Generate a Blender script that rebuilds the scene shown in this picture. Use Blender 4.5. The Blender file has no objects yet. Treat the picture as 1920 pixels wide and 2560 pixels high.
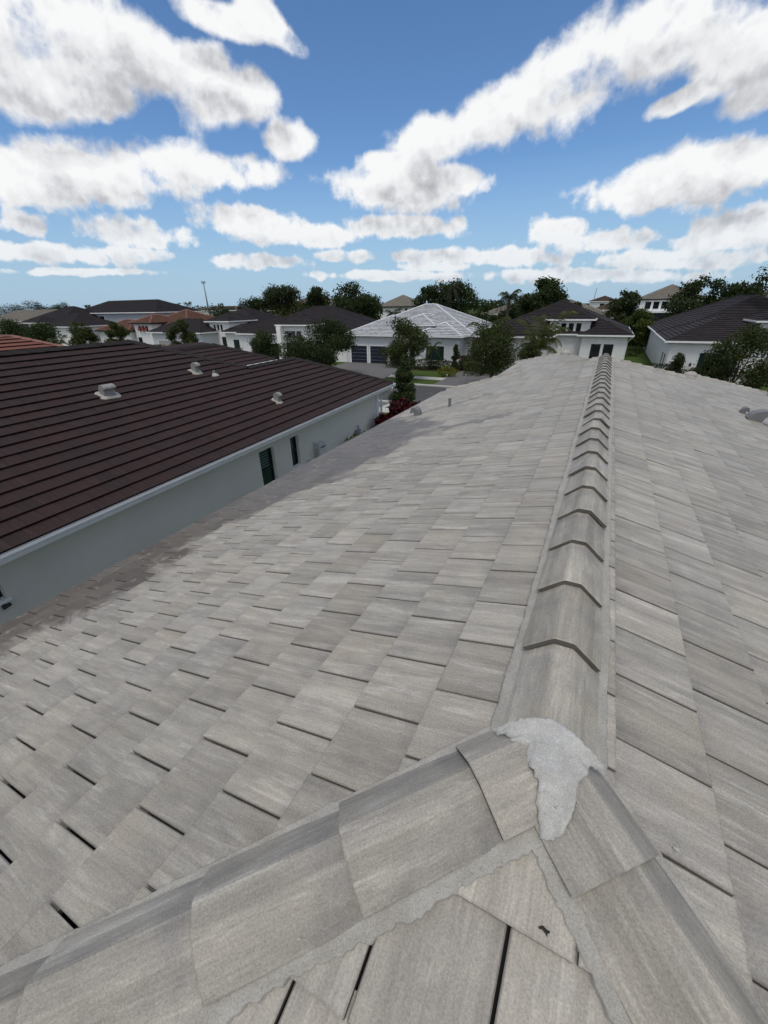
import bpy, bmesh, math, random
import numpy as np
from mathutils import Vector, Matrix
RAD = math.radians

# ------------------------------------------------------------------ camera, sky, sun
H = 7.0                                    # lens height above the street
FPX, PITCH, ROLL, YAW = 1014.5, RAD(27.144), RAD(-1.1), RAD(27.185)
sc = bpy.context.scene
C = sc.collection
fw = np.array([-math.sin(YAW) * math.cos(PITCH), math.cos(YAW) * math.cos(PITCH), -math.sin(PITCH)])
r0 = np.array([math.cos(YAW), math.sin(YAW), 0.0])
u0 = np.cross(r0, fw)
rt = r0 * math.cos(ROLL) + u0 * math.sin(ROLL)
up = u0 * math.cos(ROLL) - r0 * math.sin(ROLL)
CAM = np.array([0.0, 0.0, H])


def ray(x, y): return fw + (x - 960) / FPX * rt - (y - 1280) / FPX * up
def atz(x, y, z): d = ray(x, y); return CAM + d * ((z - H) / d[2])
def atY(x, y, Y): d = ray(x, y); return CAM + d * (Y / d[1])
def proj(q):
    d = np.asarray(q, float) - CAM
    z = d @ fw
    return 960 + FPX * (d @ rt) / z, 1280 - FPX * (d @ up) / z, z


cam_d = bpy.data.cameras.new('camera')
cam_d.sensor_fit = 'HORIZONTAL'
cam_d.sensor_width = 36.0
cam_d.lens = 36.0 * FPX / 1920
cam_d.clip_start, cam_d.clip_end = 0.05, 3000
cam = bpy.data.objects.new('camera', cam_d)
C.objects.link(cam)
cam.matrix_world = Matrix(((rt[0], up[0], -fw[0], 0), (rt[1], up[1], -fw[1], 0), (rt[2], up[2], -fw[2], H), (0, 0, 0, 1)))
sc.camera = cam

SUN_EL, SUN_AZ = RAD(68), RAD(168)         # azimuth clockwise from +Y
sun_d = bpy.data.lights.new('sun', 'SUN')
sun_d.energy, sun_d.angle, sun_d.color = 2.0, RAD(30), (1.0, 0.94, 0.84)
sun = bpy.data.objects.new('sun', sun_d)
C.objects.link(sun)
sdir = Vector((math.sin(SUN_AZ) * math.cos(SUN_EL), math.cos(SUN_AZ) * math.cos(SUN_EL), math.sin(SUN_EL)))
sun.rotation_euler = sdir.to_track_quat('Z', 'Y').to_euler()
sun.location = (0, 0, 60)

vs = sc.view_settings
vs.view_transform, vs.look, vs.exposure, vs.gamma = 'Standard', 'None', 0.0, 1.0
vs.use_curve_mapping = False
sc.cycles.use_denoising = True
sc.cycles.max_bounces = 5
sc.cycles.diffuse_bounces = 3
sc.cycles.transparent_max_bounces = 6

# clouds of the photograph: pixel centre, half width, half height, tilt in degrees
CLOUDS = [(90, 90, 330, 190, 0), (310, 130, 200, 110, 15), (120, 240, 260, 75, 0), (545, 40, 150, 62, 12),
          (700, 85, 150, 62, 25), (560, 250, 140, 105, -10), (500, 160, 110, 70, 0), (110, 440, 190, 95, 0), (360, 435, 240, 95, -5),
          (600, 430, 190, 66, 0), (715, 365, 70, 70, 0), (65, 560, 80, 38, 0), (350, 585, 150, 52, 6), (640, 560, 170, 62, 6),
          (800, 590, 110, 40, 0), (80, 632, 140, 34, 0), (300, 640, 200, 30, 0), (650, 652, 150, 26, 0),
          (1075, 345, 150, 85, -8), (1250, 290, 200, 120, -18), (1430, 200, 260, 150, -25), (1640, 90, 270, 150, -20),
          (1880, 130, 170, 110, -30), (1890, 230, 110, 75, -20), (1700, 250, 110, 36, -25), (1010, 475, 200, 78, 0), (1150, 450, 110, 55, 0), (1000, 566, 200, 38, 0),
          (1690, 455, 290, 88, -8), (1850, 410, 160, 80, 0), (1390, 582, 110, 44, 0), (1500, 605, 170, 40, -4),
          (1250, 645, 190, 32, 0), (1080, 640, 130, 26, 0), (1840, 570, 170, 62, -6), (1680, 650, 320, 34, 0), (1450, 690, 500, 24, 0), (980, 690, 260, 16, 0), (200, 680, 240, 14, 0), (1100, 665, 120, 18, 0), (860, 640, 90, 22, 0), (1750, 610, 120, 30, 0), (1000, 410, 130, 50, 0)]

world = bpy.data.worlds.new('World')
sc.world = world
world.use_nodes = True
world.cycles.sampling_method = 'MANUAL'
world.cycles.sample_map_resolution = 512


class NT:                                   # tiny node helper
    def __init__(s, tree): s.t = tree; s.t.nodes.clear()
    def n(s, typ, **kw):
        nd = s.t.nodes.new(typ)
        for k, v in kw.items(): setattr(nd, k, v)
        return nd
    def link(s, a, b): s.t.links.new(a, b)
    def put(s, sock, v):
        if isinstance(v, bpy.types.NodeSocket): s.link(v, sock)
        elif v is not None: sock.default_value = v
    def m(s, op, a, b=None, c=None, clamp=False):
        nd = s.n('ShaderNodeMath', operation=op, use_clamp=clamp)
        for i, v in enumerate((a, b, c)): s.put(nd.inputs[i], v)
        return nd.outputs[0]
    def v(s, op, a, b=None, scale=None):
        nd = s.n('ShaderNodeVectorMath', operation=op)
        s.put(nd.inputs[0], a)
        s.put(nd.inputs[1], b)
        if scale is not None: s.put(nd.inputs['Scale'], scale)
        return nd.outputs['Value'] if op in ('LENGTH', 'DOT_PRODUCT', 'DISTANCE') else nd.outputs[0]
    def mr(s, x, a, b, c=0.0, d=1.0, smooth=False):
        nd = s.n('ShaderNodeMapRange', interpolation_type='SMOOTHSTEP' if smooth else 'LINEAR')
        for i, v in enumerate((x, a, b, c, d)): s.put(nd.inputs[i], v)
        return nd.outputs[0]
    def mix(s, f, a, b, mode='MIX'):
        nd = s.n('ShaderNodeMix', data_type='RGBA', blend_type=mode)
        s.put(nd.inputs[0], f)
        s.put(nd.inputs[6], a if not isinstance(a, tuple) else (*a, 1)[:4])
        s.put(nd.inputs[7], b if not isinstance(b, tuple) else (*b, 1)[:4])
        return nd.outputs[2]
    def noise(s, vec, scale, detail=3, rough=0.5, dist=0.0):
        nd = s.n('ShaderNodeTexNoise')
        s.put(nd.inputs['Vector'], vec)
        nd.inputs['Scale'].default_value = scale
        nd.inputs['Detail'].default_value = detail
        nd.inputs['Roughness'].default_value = rough
        nd.inputs['Distortion'].default_value = dist
        return nd.outputs[0]
    def ncol(s, vec, scale, detail=3):
        nd = s.n('ShaderNodeTexNoise')
        s.put(nd.inputs['Vector'], vec)
        nd.inputs['Scale'].default_value, nd.inputs['Detail'].default_value = scale, detail
        return nd.outputs[1]
    def ramp(s, x, stops, interp='LINEAR'):
        nd = s.n('ShaderNodeValToRGB')
        cr = nd.color_ramp
        cr.interpolation = interp
        while len(cr.elements) < len(stops): cr.elements.new(0.5)
        for e, (p, c) in zip(cr.elements, stops):
            e.position = p
            e.color = (*c, 1) if len(c) == 3 else c
        s.put(nd.inputs[0], x)
        return nd.outputs[0]
    def xyz(s, x, y, z=0.0):
        nd = s.n('ShaderNodeCombineXYZ')
        for i, v in enumerate((x, y, z)): s.put(nd.inputs[i], v)
        return nd.outputs[0]
    def sep(s, v):
        nd = s.n('ShaderNodeSeparateXYZ')
        s.link(v, nd.inputs[0])
        return nd.outputs


def azel(px, py):
    d = ray(px, py)
    d = d / np.linalg.norm(d)
    return math.atan2(d @ r0, -d[0] * math.sin(YAW) + d[1] * math.cos(YAW)), math.asin(d[2])


def cloud_group():
    g = bpy.data.node_groups.new('cloud_density', 'ShaderNodeTree')
    g.interface.new_socket('azel', in_out='INPUT', socket_type='NodeSocketVector')
    g.interface.new_socket('dir', in_out='INPUT', socket_type='NodeSocketVector')
    g.interface.new_socket('density', in_out='OUTPUT', socket_type='NodeSocketFloat')
    t = NT(g)
    gi, go = t.n('NodeGroupInput'), t.n('NodeGroupOutput')
    ae, dr = gi.outputs[0], gi.outputs[1]
    acc = None
    for (px, py, rx, ry, tl) in CLOUDS:
        a, e = azel(px, py)
        a1, e1 = azel(px + rx, py)
        a2, e2 = azel(px, py + ry)
        a3, e3 = azel(px, py - ry)
        hw = math.hypot(a1 - a, e1 - e)
        hh = 0.5 * (math.hypot(a2 - a, e2 - e) + math.hypot(a3 - a, e3 - e))
        # tilt of the picture's horizontal at this place
        base = math.atan2(e1 - e, a1 - a)
        th = base - RAD(tl)
        ct, st_ = math.cos(th), math.sin(th)
        x_ = t.v('DOT_PRODUCT', ae, (ct / hw, st_ / hw, -(a * ct + e * st_) / hw))
        y_ = t.v('DOT_PRODUCT', ae, (-st_ / hh, ct / hh, (a * st_ - e * ct) / hh))
        ln = t.m('MULTIPLY_ADD', y_, y_, t.m('MULTIPLY', x_, x_))
        acc = ln if acc is None else t.m('SMOOTH_MIN', acc, ln, 0.25)
    s = t.sep(ae)
    # the same kind of sky goes on beyond the frame
    gen = t.mr(t.noise(dr, 3.1, 2, 0.5), 0.28, 0.56, 1.8, 0.0)
    off = t.m('MAXIMUM', t.mr(t.m('ABSOLUTE', s[0]), 0.86, 1.05, 0, 1), t.mr(s[1], 0.56, 0.75, 0, 1))
    nd = t.n('ShaderNodeMix', data_type='FLOAT')
    t.put(nd.inputs[0], off)
    t.put(nd.inputs[2], t.m('SQRT', t.m('MAXIMUM', acc, 0.0)))
    t.put(nd.inputs[3], gen)
    body = t.m('SUBTRACT', 1.0, nd.outputs[0])
    n1 = t.noise(dr, 9.0, 6, 0.55, 0.0)
    n2 = t.noise(dr, 26.0, 5, 0.55, 0.0)
    k = t.mr(s[1], 0.05, 0.34, 0, 1)
    nm = t.n('ShaderNodeMix', data_type='FLOAT')
    t.put(nm.inputs[0], k)
    t.put(nm.inputs[2], n2)
    t.put(nm.inputs[3], n1)
    bumpy = t.m('MULTIPLY', t.m('SUBTRACT', nm.outputs[0], 0.5), 3.0)
    body = t.m('MINIMUM', t.m('MULTIPLY_ADD', body, 1.4, -0.10), 0.70)
    t.link(t.m('ADD', body, bumpy), go.inputs[0])
    return g


def build_world():
    t = NT(world.node_tree)
    out, bg = t.n('ShaderNodeOutputWorld'), t.n('ShaderNodeBackground')
    sky = t.n('ShaderNodeTexSky', sky_type='NISHITA', sun_disc=False)
    sky.sun_elevation, sky.sun_rotation = SUN_EL, SUN_AZ
    sky.altitude, sky.air_density, sky.dust_density, sky.ozone_density = 0, 1.0, 0.0, 3.0
    tc = t.n('ShaderNodeTexCoord')
    d = tc.outputs['Generated']
    right = t.v('DOT_PRODUCT', d, tuple(r0))
    fwd = t.v('DOT_PRODUCT', d, (-math.sin(YAW), math.cos(YAW), 0))
    zz = t.sep(d)[2]
    az, el = t.m('ARCTAN2', right, fwd), t.m('ARCSINE', zz)
    g = cloud_group()

    def dens(de, da=0.0):
        nd = t.n('ShaderNodeGroup', node_tree=g)
        t.link(t.xyz(t.m('ADD', az, da), t.m('ADD', el, de), 1.0), nd.inputs[0])
        t.link(t.v('ADD', d, tuple(r0 * da + np.array([0, 0, de]))), nd.inputs[1])
        return nd.outputs[0]
    d0, d2 = dens(0.0), dens(0.048, -0.012)
    alpha = t.mr(d0, -0.02, 0.50, 0, 1, True)
    alpha = t.m('MULTIPLY', alpha, t.mr(el, -0.005, 0.035, 0.0, 1.0))
    depth = t.m('ADD', t.m('MULTIPLY', t.m('MAXIMUM', d0, 0), 0.22), t.m('MULTIPLY', t.m('MAXIMUM', d2, 0), t.mr(el, 0.05, 0.5, 0.85, 1.35)))
    rel = t.m('SUBTRACT', t.noise(d, 22.0, 4, 0.55, 0.0), t.noise(t.v('ADD', d, (0.005, 0.004, 0.011)), 22.0, 4, 0.55, 0.0))
    lit = t.m('ADD', t.m('POWER', 2.718, t.m('MULTIPLY', depth, -1.0)), t.m('MULTIPLY', rel, 0.9), None, True)
    col = t.ramp(lit, [(0.14, (0.44, 0.45, 0.48)), (0.32, (0.58, 0.59, 0.62)), (0.52, (0.79, 0.80, 0.82)), (0.82, (0.94, 0.945, 0.95))])
    haze = t.mr(el, 0.0, 0.16, 0.55, 1.0)
    skyc = t.v('SCALE', t.v('MULTIPLY', sky.outputs[0], (0.70, 0.88, 1.04)), None, 0.118)
    skyc = t.mix(t.mr(el, 0.0, 0.24, 0.92, 0.0), skyc, (0.35, 0.50, 0.67))
    col = t.mix(t.m('SUBTRACT', 1.0, haze), col, (0.50, 0.62, 0.74))
    final = t.mix(alpha, skyc, col)
    t.link(final, bg.inputs[0])
    bg.inputs[1].default_value = 1.0
    t.link(bg.outputs[0], out.inputs[0])


build_world()

# ------------------------------------------------------------------ helpers
RNG = random.Random(7)


def link(o, parent=None):
    C.objects.link(o)
    if parent is not None: o.parent = parent
    return o


def mesh_obj(name, verts, faces, mat, parent=None, smooth=False, uv=None, rnd=None, kind=None):
    me = bpy.data.meshes.new(name)
    me.from_pydata([tuple(map(float, v)) for v in verts], [], faces)
    if mat is not None:
        for m_ in (mat if isinstance(mat, (list, tuple)) else [mat]): me.materials.append(m_)
    if smooth: me.polygons.foreach_set('use_smooth', [True] * len(me.polygons))
    if uv is not None:
        ul = me.uv_layers.new(name='UVMap')
        idx = np.empty(len(me.loops), int)
        me.loops.foreach_get('vertex_index', idx)
        ul.data.foreach_set('uv', np.asarray(uv, float)[idx].ravel())
    if rnd is not None:
        at = me.attributes.new('rnd', 'FLOAT', 'POINT')
        at.data.foreach_set('value', np.asarray(rnd, float))
    me.update()
    o = bpy.data.objects.new(name, me)
    link(o, parent)
    if kind: o['kind'] = kind
    return o


def inst(name, me, parent, mw=None, kind=None):
    o = bpy.data.objects.new(name, me)
    link(o, parent)
    if mw is not None: o.matrix_local = mw
    return o


def thing(name, label, cat, loc=(0, 0, 0), rz=0.0, group=None):
    o = bpy.data.objects.new(name, None)
    o.empty_display_size = 0.2
    link(o)
    o.location = loc
    o.rotation_euler = (0, 0, rz)
    tag(o, label, cat, group)
    return o


def tag(o, label, cat, group=None):
    o['label'], o['category'] = label, cat
    if group: o['group'] = group
    return o


class MB:
    def __init__(s): s.v, s.f = [], []
    def add(s, v, f):
        b = len(s.v)
        s.v += [tuple(map(float, p)) for p in v]
        s.f += [tuple(i + b for i in q) for q in f]
        return s
    def box(s, x0, x1, y0, y1, z0, z1):
        return s.add([(x0, y0, z0), (x1, y0, z0), (x1, y1, z0), (x0, y1, z0), (x0, y0, z1), (x1, y0, z1), (x1, y1, z1), (x0, y1, z1)],
                     [(0, 3, 2, 1), (4, 5, 6, 7), (0, 1, 5, 4), (1, 2, 6, 5), (2, 3, 7, 6), (3, 0, 4, 7)])
    def tube(s, pts, rad, n=8, cap=True):
        pts = [Vector(p) for p in pts]
        rad = rad if isinstance(rad, (list, tuple)) else [rad] * len(pts)
        b = len(s.v)
        ref = Vector((0.3, 0.9, 0.2))
        for i, p in enumerate(pts):
            d = (pts[min(i + 1, len(pts) - 1)] - pts[max(i - 1, 0)]).normalized()
            a = d.cross(ref)
            if a.length < 1e-3: a = d.cross(Vector((1, 0, 0)))
            a.normalize()
            c = d.cross(a)
            for k in range(n):
                t = 2 * math.pi * k / n
                s.v.append(tuple(p + (a * math.cos(t) + c * math.sin(t)) * rad[i]))
        for i in range(len(pts) - 1):
            for k in range(n):
                s.f.append((b + i * n + k, b + i * n + (k + 1) % n, b + (i + 1) * n + (k + 1) % n, b + (i + 1) * n + k))
        if cap:
            s.f.append(tuple(b + k for k in range(n))[::-1])
            s.f.append(tuple(b + (len(pts) - 1) * n + k for k in range(n)))
        return s
    def extrude(s, poly, o, ax, ay, ad, depth):
        """poly in (ax, ay) plane at o, extruded by depth along ad"""
        o, ax, ay, ad = map(Vector, (o, ax, ay, ad))
        n, b = len(poly), len(s.v)
        for k in (0, 1):
            for (x, y) in poly: s.v.append(tuple(o + ax * x + ay * y + ad * (depth * k)))
        for i in range(n):
            j = (i + 1) % n
            s.f.append((b + i, b + j, b + n + j, b + n + i))
        s.f.append(tuple(b + i for i in range(n))[::-1])
        s.f.append(tuple(b + n + i for i in range(n)))
        return s
    def obj(s, name, mat, parent=None, smooth=False, kind=None): return mesh_obj(name, s.v, s.f, mat, parent, smooth, kind=kind)


# ------------------------------------------------------------------ materials
def new_mat(name):
    m = bpy.data.materials.new(name)
    m.use_nodes = True
    t = NT(m.node_tree)
    out, b = t.n('ShaderNodeOutputMaterial'), t.n('ShaderNodeBsdfPrincipled')
    t.link(b.outputs[0], out.inputs[0])
    return m, t, b


def bump(t, b, h, strength=0.3, dist=0.01):
    nd = t.n('ShaderNodeBump')
    nd.inputs['Strength'].default_value, nd.inputs['Distance'].default_value = strength, dist
    t.link(h, nd.inputs['Height'])
    t.link(nd.outputs[0], b.inputs['Normal'])


def plain(name, col, rough=0.6, var=0.12, scale=3.0, spec=0.5, metal=0.0, bmp=0.0, bscale=60.0):
    m, t, b = new_mat(name)
    pos = t.n('ShaderNodeNewGeometry').outputs['Position']
    n = t.noise(pos, scale, 5, 0.6)
    f = t.mr(n, 0.3, 0.7, 1 - var, 1 + var)
    t.link(t.v('SCALE', tuple(col), None, f), b.inputs['Base Color'])
    b.inputs['Roughness'].default_value = rough
    b.inputs['Specular IOR Level'].default_value = spec
    b.inputs['Metallic'].default_value = metal
    if bmp: bump(t, b, t.noise(pos, bscale, 4, 0.6), bmp, 0.01)
    return m


def mat_mortar(name, ca, cb, grit=230.0):
    m, t, b = new_mat(name)
    pos = t.n('ShaderNodeNewGeometry').outputs['Position']
    c = t.mix(t.mr(t.noise(pos, 11, 5, 0.65), 0.38, 0.64, 0, 1), ca, cb)
    g = t.noise(pos, grit, 3, 0.75)
    c = t.v('SCALE', c, None, t.mr(g, 0.3, 0.7, 0.74, 1.26))
    sp = t.mr(t.noise(pos, 60, 3, 0.6), 0.66, 0.74, 0, 0.6)
    c = t.mix(sp, c, tuple(x * .45 for x in ca))
    t.link(c, b.inputs['Base Color'])
    b.inputs['Roughness'].default_value = 0.9
    bump(t, b, t.m('ADD', g, t.noise(pos, 45, 4, 0.6)), 0.55, 0.004)
    return m


def tile_rand(t):
    a = t.n('ShaderNodeAttribute', attribute_name='rnd')
    oi = t.n('ShaderNodeObjectInfo')
    return t.m('FRACT', t.m('ADD', a.outputs['Fac'], oi.outputs['Random']))


W_TILE = 0.309


def mat_own_tile(name='grey_concrete_tile', stain_and_joint_shade=True):
    m, t, b = new_mat(name)
    uv = t.n('ShaderNodeUVMap', uv_map='UVMap').outputs[0]
    r = tile_rand(t)
    r2 = t.m('FRACT', t.m('MULTIPLY', r, 7.31))
    r3 = t.m('FRACT', t.m('MULTIPLY', r, 17.77))
    s = t.sep(uv)
    pos = t.n('ShaderNodeNewGeometry').outputs['Position']
    streak = t.noise(t.xyz(t.m('MULTIPLY', s[0], 30.0), t.m('MULTIPLY', s[1], 3.2), t.m('MULTIPLY', r, 91)), 1.0, 4, 0.62, 0.6)
    fine = t.noise(t.xyz(t.m('MULTIPLY', s[0], 160.0), t.m('MULTIPLY', s[1], 9.0), t.m('MULTIPLY', r, 53)), 1.0, 3, 0.6)
    blot = t.noise(t.xyz(t.m('MULTIPLY', s[0], 7.0), t.m('MULTIPLY', s[1], 5.0), t.m('MULTIPLY', r2, 71)), 1.0, 4, 0.6, 0.4)
    grit = t.noise(pos, 170.0, 3, 0.75)
    band = t.noise(t.xyz(t.m('MULTIPLY', s[0], 13.0), t.m('MULTIPLY', s[1], 0.9), t.m('MULTIPLY', r3, 83)), 1.0, 3, 0.6)
    big = t.noise(pos, 1.3, 4, 0.6)
    c = t.mix(r2, (0.330, 0.300, 0.250), (0.335, 0.316, 0.286))
    c = t.mix(t.mr(big, 0.35, 0.65, 0, 0.7), c, (0.305, 0.285, 0.246))
    c = t.mix(t.mr(streak, 0.52, 0.68, 0.0, 0.7), c, (0.47, 0.447, 0.405))
    c = t.mix(t.mr(blot, 0.50, 0.74, 0.0, 0.55), c, (0.20, 0.19, 0.18))
    c = t.mix(t.mr(fine, 0.40, 0.66, 0.0, 0.5), c, (0.235, 0.220, 0.195))
    # warm lichen tint here and there
    c = t.mix(t.m('MULTIPLY', t.mr(t.noise(pos, 3.1, 4, 0.65), 0.56, 0.72, 0, 0.35), 1.0), c, (0.34, 0.285, 0.205))
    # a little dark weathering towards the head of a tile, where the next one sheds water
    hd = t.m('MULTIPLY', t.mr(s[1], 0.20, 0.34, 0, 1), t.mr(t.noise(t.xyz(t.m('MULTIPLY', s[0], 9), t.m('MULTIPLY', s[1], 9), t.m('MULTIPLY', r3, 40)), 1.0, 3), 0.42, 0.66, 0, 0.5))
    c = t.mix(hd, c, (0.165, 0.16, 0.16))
    if stain_and_joint_shade:
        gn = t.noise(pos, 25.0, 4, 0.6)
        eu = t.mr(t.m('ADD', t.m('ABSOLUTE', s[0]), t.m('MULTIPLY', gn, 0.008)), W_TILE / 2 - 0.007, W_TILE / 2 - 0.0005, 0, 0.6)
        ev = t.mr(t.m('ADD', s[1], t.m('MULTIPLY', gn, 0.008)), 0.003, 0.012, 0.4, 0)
        c = t.mix(t.m('MAXIMUM', eu, ev), c, (0.115, 0.108, 0.098))  # dark lines painted on tile edges and butts, deepening the shaded joints
    f = t.m('MULTIPLY', t.mr(r3, 0, 1, 0.87, 1.11), t.mr(grit, 0.30, 0.70, 0.76, 1.24))
    c = t.v('SCALE', c, None, t.m('MULTIPLY', f, t.mr(band, 0.32, 0.68, 0.80, 1.20)))
    rough = 0.58
    if stain_and_joint_shade:
        p = t.sep(pos)
        edge = t.ramp(t.m('DIVIDE', p[1], 12.0), [(0.0, (.27,) * 3), (0.11, (.30,) * 3), (0.16, (.35,) * 3), (0.235, (.26,) * 3), (0.30, (.31,) * 3), (0.37, (.46,) * 3),
                                                (0.45, (.58,) * 3), (0.56, (.60,) * 3), (0.66, (.55,) * 3), (0.78, (.24,) * 3), (0.86, (.0,) * 3)])
        xe = t.m('SUBTRACT', t.m('MULTIPLY', edge, 4.0), 5.0)
        nz = t.noise(t.xyz(t.m('MULTIPLY', p[0], 1.4), t.m('MULTIPLY', p[1], 2.6), 0), 1.0, 6, 0.7, 0.8)
        stm = t.mr(t.m('ADD', t.m('SUBTRACT', xe, p[0]), t.m('ADD', t.m('MULTIPLY', t.m('SUBTRACT', nz, 0.5), 1.7), t.m('MULTIPLY', t.m('SUBTRACT', r2, 0.5), 0.35))), -0.10, 0.28, 0, 1)
        stm = t.m('MULTIPLY', stm, t.m('LESS_THAN', p[0], -0.9))
        # two trails where water ran down
        wob = t.m('MULTIPLY', t.m('SUBTRACT', t.noise(t.xyz(t.m('MULTIPLY', p[0], 2.2), 0, 0), 1.0, 4), 0.5), 0.9)
        for (y0, x1, wd, sl) in ((7.05, -1.15, 0.10, 0.05), (10.35, -2.2, 0.07, 0.35)):
            ln = t.m('ABSOLUTE', t.m('SUBTRACT', t.m('ADD', p[1], wob), t.m('ADD', y0, t.m('MULTIPLY', t.m('SUBTRACT', p[0], x1), sl))))
            tr = t.m('MULTIPLY', t.mr(t.m('ADD', ln, t.m('MULTIPLY', t.m('SUBTRACT', nz, 0.5), 0.3)), wd, wd + 0.08, 0.75, 0), t.mr(p[0], x1 - 0.1, x1 + 0.05, 1, 0))
            stm = t.m('MAXIMUM', stm, tr)
        pale = t.m('MULTIPLY', t.mr(t.noise(pos, 9.0, 4, 0.6), 0.60, 0.70, 0, 0.6), 1.0)
        stm = t.m('MULTIPLY', stm, t.m('SUBTRACT', 1.0, pale))
        sc_ = t.mix(t.mr(p[1], 2.5, 5.5, 0, 1), (0.076, 0.062, 0.049), (0.105, 0.104, 0.106))
        sc_ = t.mix(t.mr(t.noise(pos, 5.0, 4), 0.4, 0.65, 0, 0.5), sc_, (0.115, 0.090, 0.066))
        c = t.mix(t.m('MULTIPLY', stm, t.mr(r3, 0, 1, 0.74, 0.96)), c, sc_)
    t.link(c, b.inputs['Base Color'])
    b.inputs['Roughness'].default_value = rough
    b.inputs['Specular IOR Level'].default_value = 0.5
    hgt = t.m('ADD', t.m('MULTIPLY', fine, 0.7), t.m('ADD', t.m('MULTIPLY', grit, 0.5), t.m('MULTIPLY', streak, 0.4)))
    bump(t, b, hgt, 0.35, 0.004)
    return m


def mat_dark_tile(name='dark_brown_tile', ca=(0.034, 0.0185, 0.0180), cb=(0.023, 0.0155, 0.0155), pale=(0.056, 0.040, 0.038), tint=(0.044, 0.019, 0.018)):
    m, t, b = new_mat(name)
    uv = t.n('ShaderNodeUVMap', uv_map='UVMap').outputs[0]
    r = tile_rand(t)
    r2 = t.m('FRACT', t.m('MULTIPLY', r, 9.7))
    s = t.sep(uv)
    lines = t.noise(t.xyz(t.m('MULTIPLY', s[0], 42.0), t.m('MULTIPLY', s[1], 1.2), t.m('MULTIPLY', r, 60)), 1.0, 3, 0.6)
    fine = t.noise(t.xyz(t.m('MULTIPLY', s[0], 140.0), t.m('MULTIPLY', s[1], 2.0), t.m('MULTIPLY', r, 33)), 1.0, 2, 0.6)
    c = t.mix(t.mr(r2, 0, 1, .2, .8), ca, cb)
    c = t.mix(t.mr(r, 0.6, 1.0, 0, 0.5), c, tint)
    c = t.mix(t.mr(lines, 0.50, 0.72, 0, 0.7), c, pale)
    c = t.mix(t.mr(fine, 0.45, 0.7, 0, 0.5), c, (cb[0] * 0.6, cb[1] * 0.6, cb[2] * 0.6))
    t.link(c, b.inputs['Base Color'])
    b.inputs['Roughness'].default_value = 0.75
    b.inputs['Specular IOR Level'].default_value = 0.2
    bump(t, b, fine, 0.4, 0.004)
    return m


def mat_far_roof(name, col, dark, pale, brick=False):
    """tiled roofs across the street: pieces are real courses, the material adds the single tiles"""
    m, t, b = new_mat(name)
    pos = t.n('ShaderNodeNewGeometry').outputs['Position']
    p = t.sep(pos)
    row = t.m('FLOOR', t.m('DIVIDE', p[2], 0.1375))
    cell = t.m('FLOOR', t.m('ADD', t.m('DIVIDE', t.m('ADD', p[0], p[1]), 0.36), t.m('MULTIPLY', row, 0.5)))
    wn = t.n('ShaderNodeTexWhiteNoise', noise_dimensions='2D')
    t.link(t.xyz(cell, row), wn.inputs['Vector'])
    c = t.mix(wn.outputs['Value'], col, dark)
    c = t.mix(t.mr(t.noise(pos, 1.1, 4), 0.5, 0.75, 0, 0.5), c, pale)
    t.link(c, b.inputs['Base Color'])
    b.inputs['Roughness'].default_value = 0.8
    b.inputs['Specular IOR Level'].default_value = 0.2
    return m


def mat_leaf(name, ca, cb, rough=0.55):
    m, t, b = new_mat(name)
    a = t.n('ShaderNodeAttribute', attribute_name='rnd').outputs['Fac']
    pos = t.n('ShaderNodeNewGeometry').outputs['Position']
    c = t.mix(a, ca, cb)
    c = t.mix(t.mr(t.noise(pos, 0.9, 3), 0.4, 0.65, 0, 0.5), c, tuple(x * 0.55 for x in ca))
    t.link(c, b.inputs['Base Color'])
    b.inputs['Roughness'].default_value = rough
    b.inputs['Specular IOR Level'].default_value = 0.25
    tr = t.n('ShaderNodeBsdfTranslucent')
    t.link(t.v('MULTIPLY', c, (1.15, 1.25, 0.7)), tr.inputs[0])
    mx = t.n('ShaderNodeMixShader')
    mx.inputs[0].default_value = 0.42
    t.link(b.outputs[0], mx.inputs[1])
    t.link(tr.outputs[0], mx.inputs[2])
    t.link(mx.outputs[0], [n_ for n_ in m.node_tree.nodes if n_.type == 'OUTPUT_MATERIAL'][0].inputs[0])
    return m


def mat_grass(name='lawn_grass'):
    m, t, b = new_mat(name)
    pos = t.n('ShaderNodeNewGeometry').outputs['Position']
    n = t.noise(pos, 0.5, 6, 0.7)
    c = t.mix(n, (0.042, 0.070, 0.017), (0.078, 0.118, 0.027))
    c = t.mix(t.mr(t.noise(pos, 30, 3), 0.4, 0.7, 0, 0.6), c, (0.030, 0.054, 0.014))
    t.link(c, b.inputs['Base Color'])
    b.inputs['Roughness'].default_value = 0.9
    b.inputs['Specular IOR Level'].default_value = 0.1
    bump(t, b, t.noise(pos, 40, 4), 0.8, 0.05)
    return m


def mat_glass(name='window_glass', col=(0.008, 0.012, 0.014)):
    m, t, b = new_mat(name)
    b.inputs['Base Color'].default_value = (*col, 1)
    b.inputs['Roughness'].default_value = 0.06
    b.inputs['Specular IOR Level'].default_value = 0.5
    return m


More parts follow.
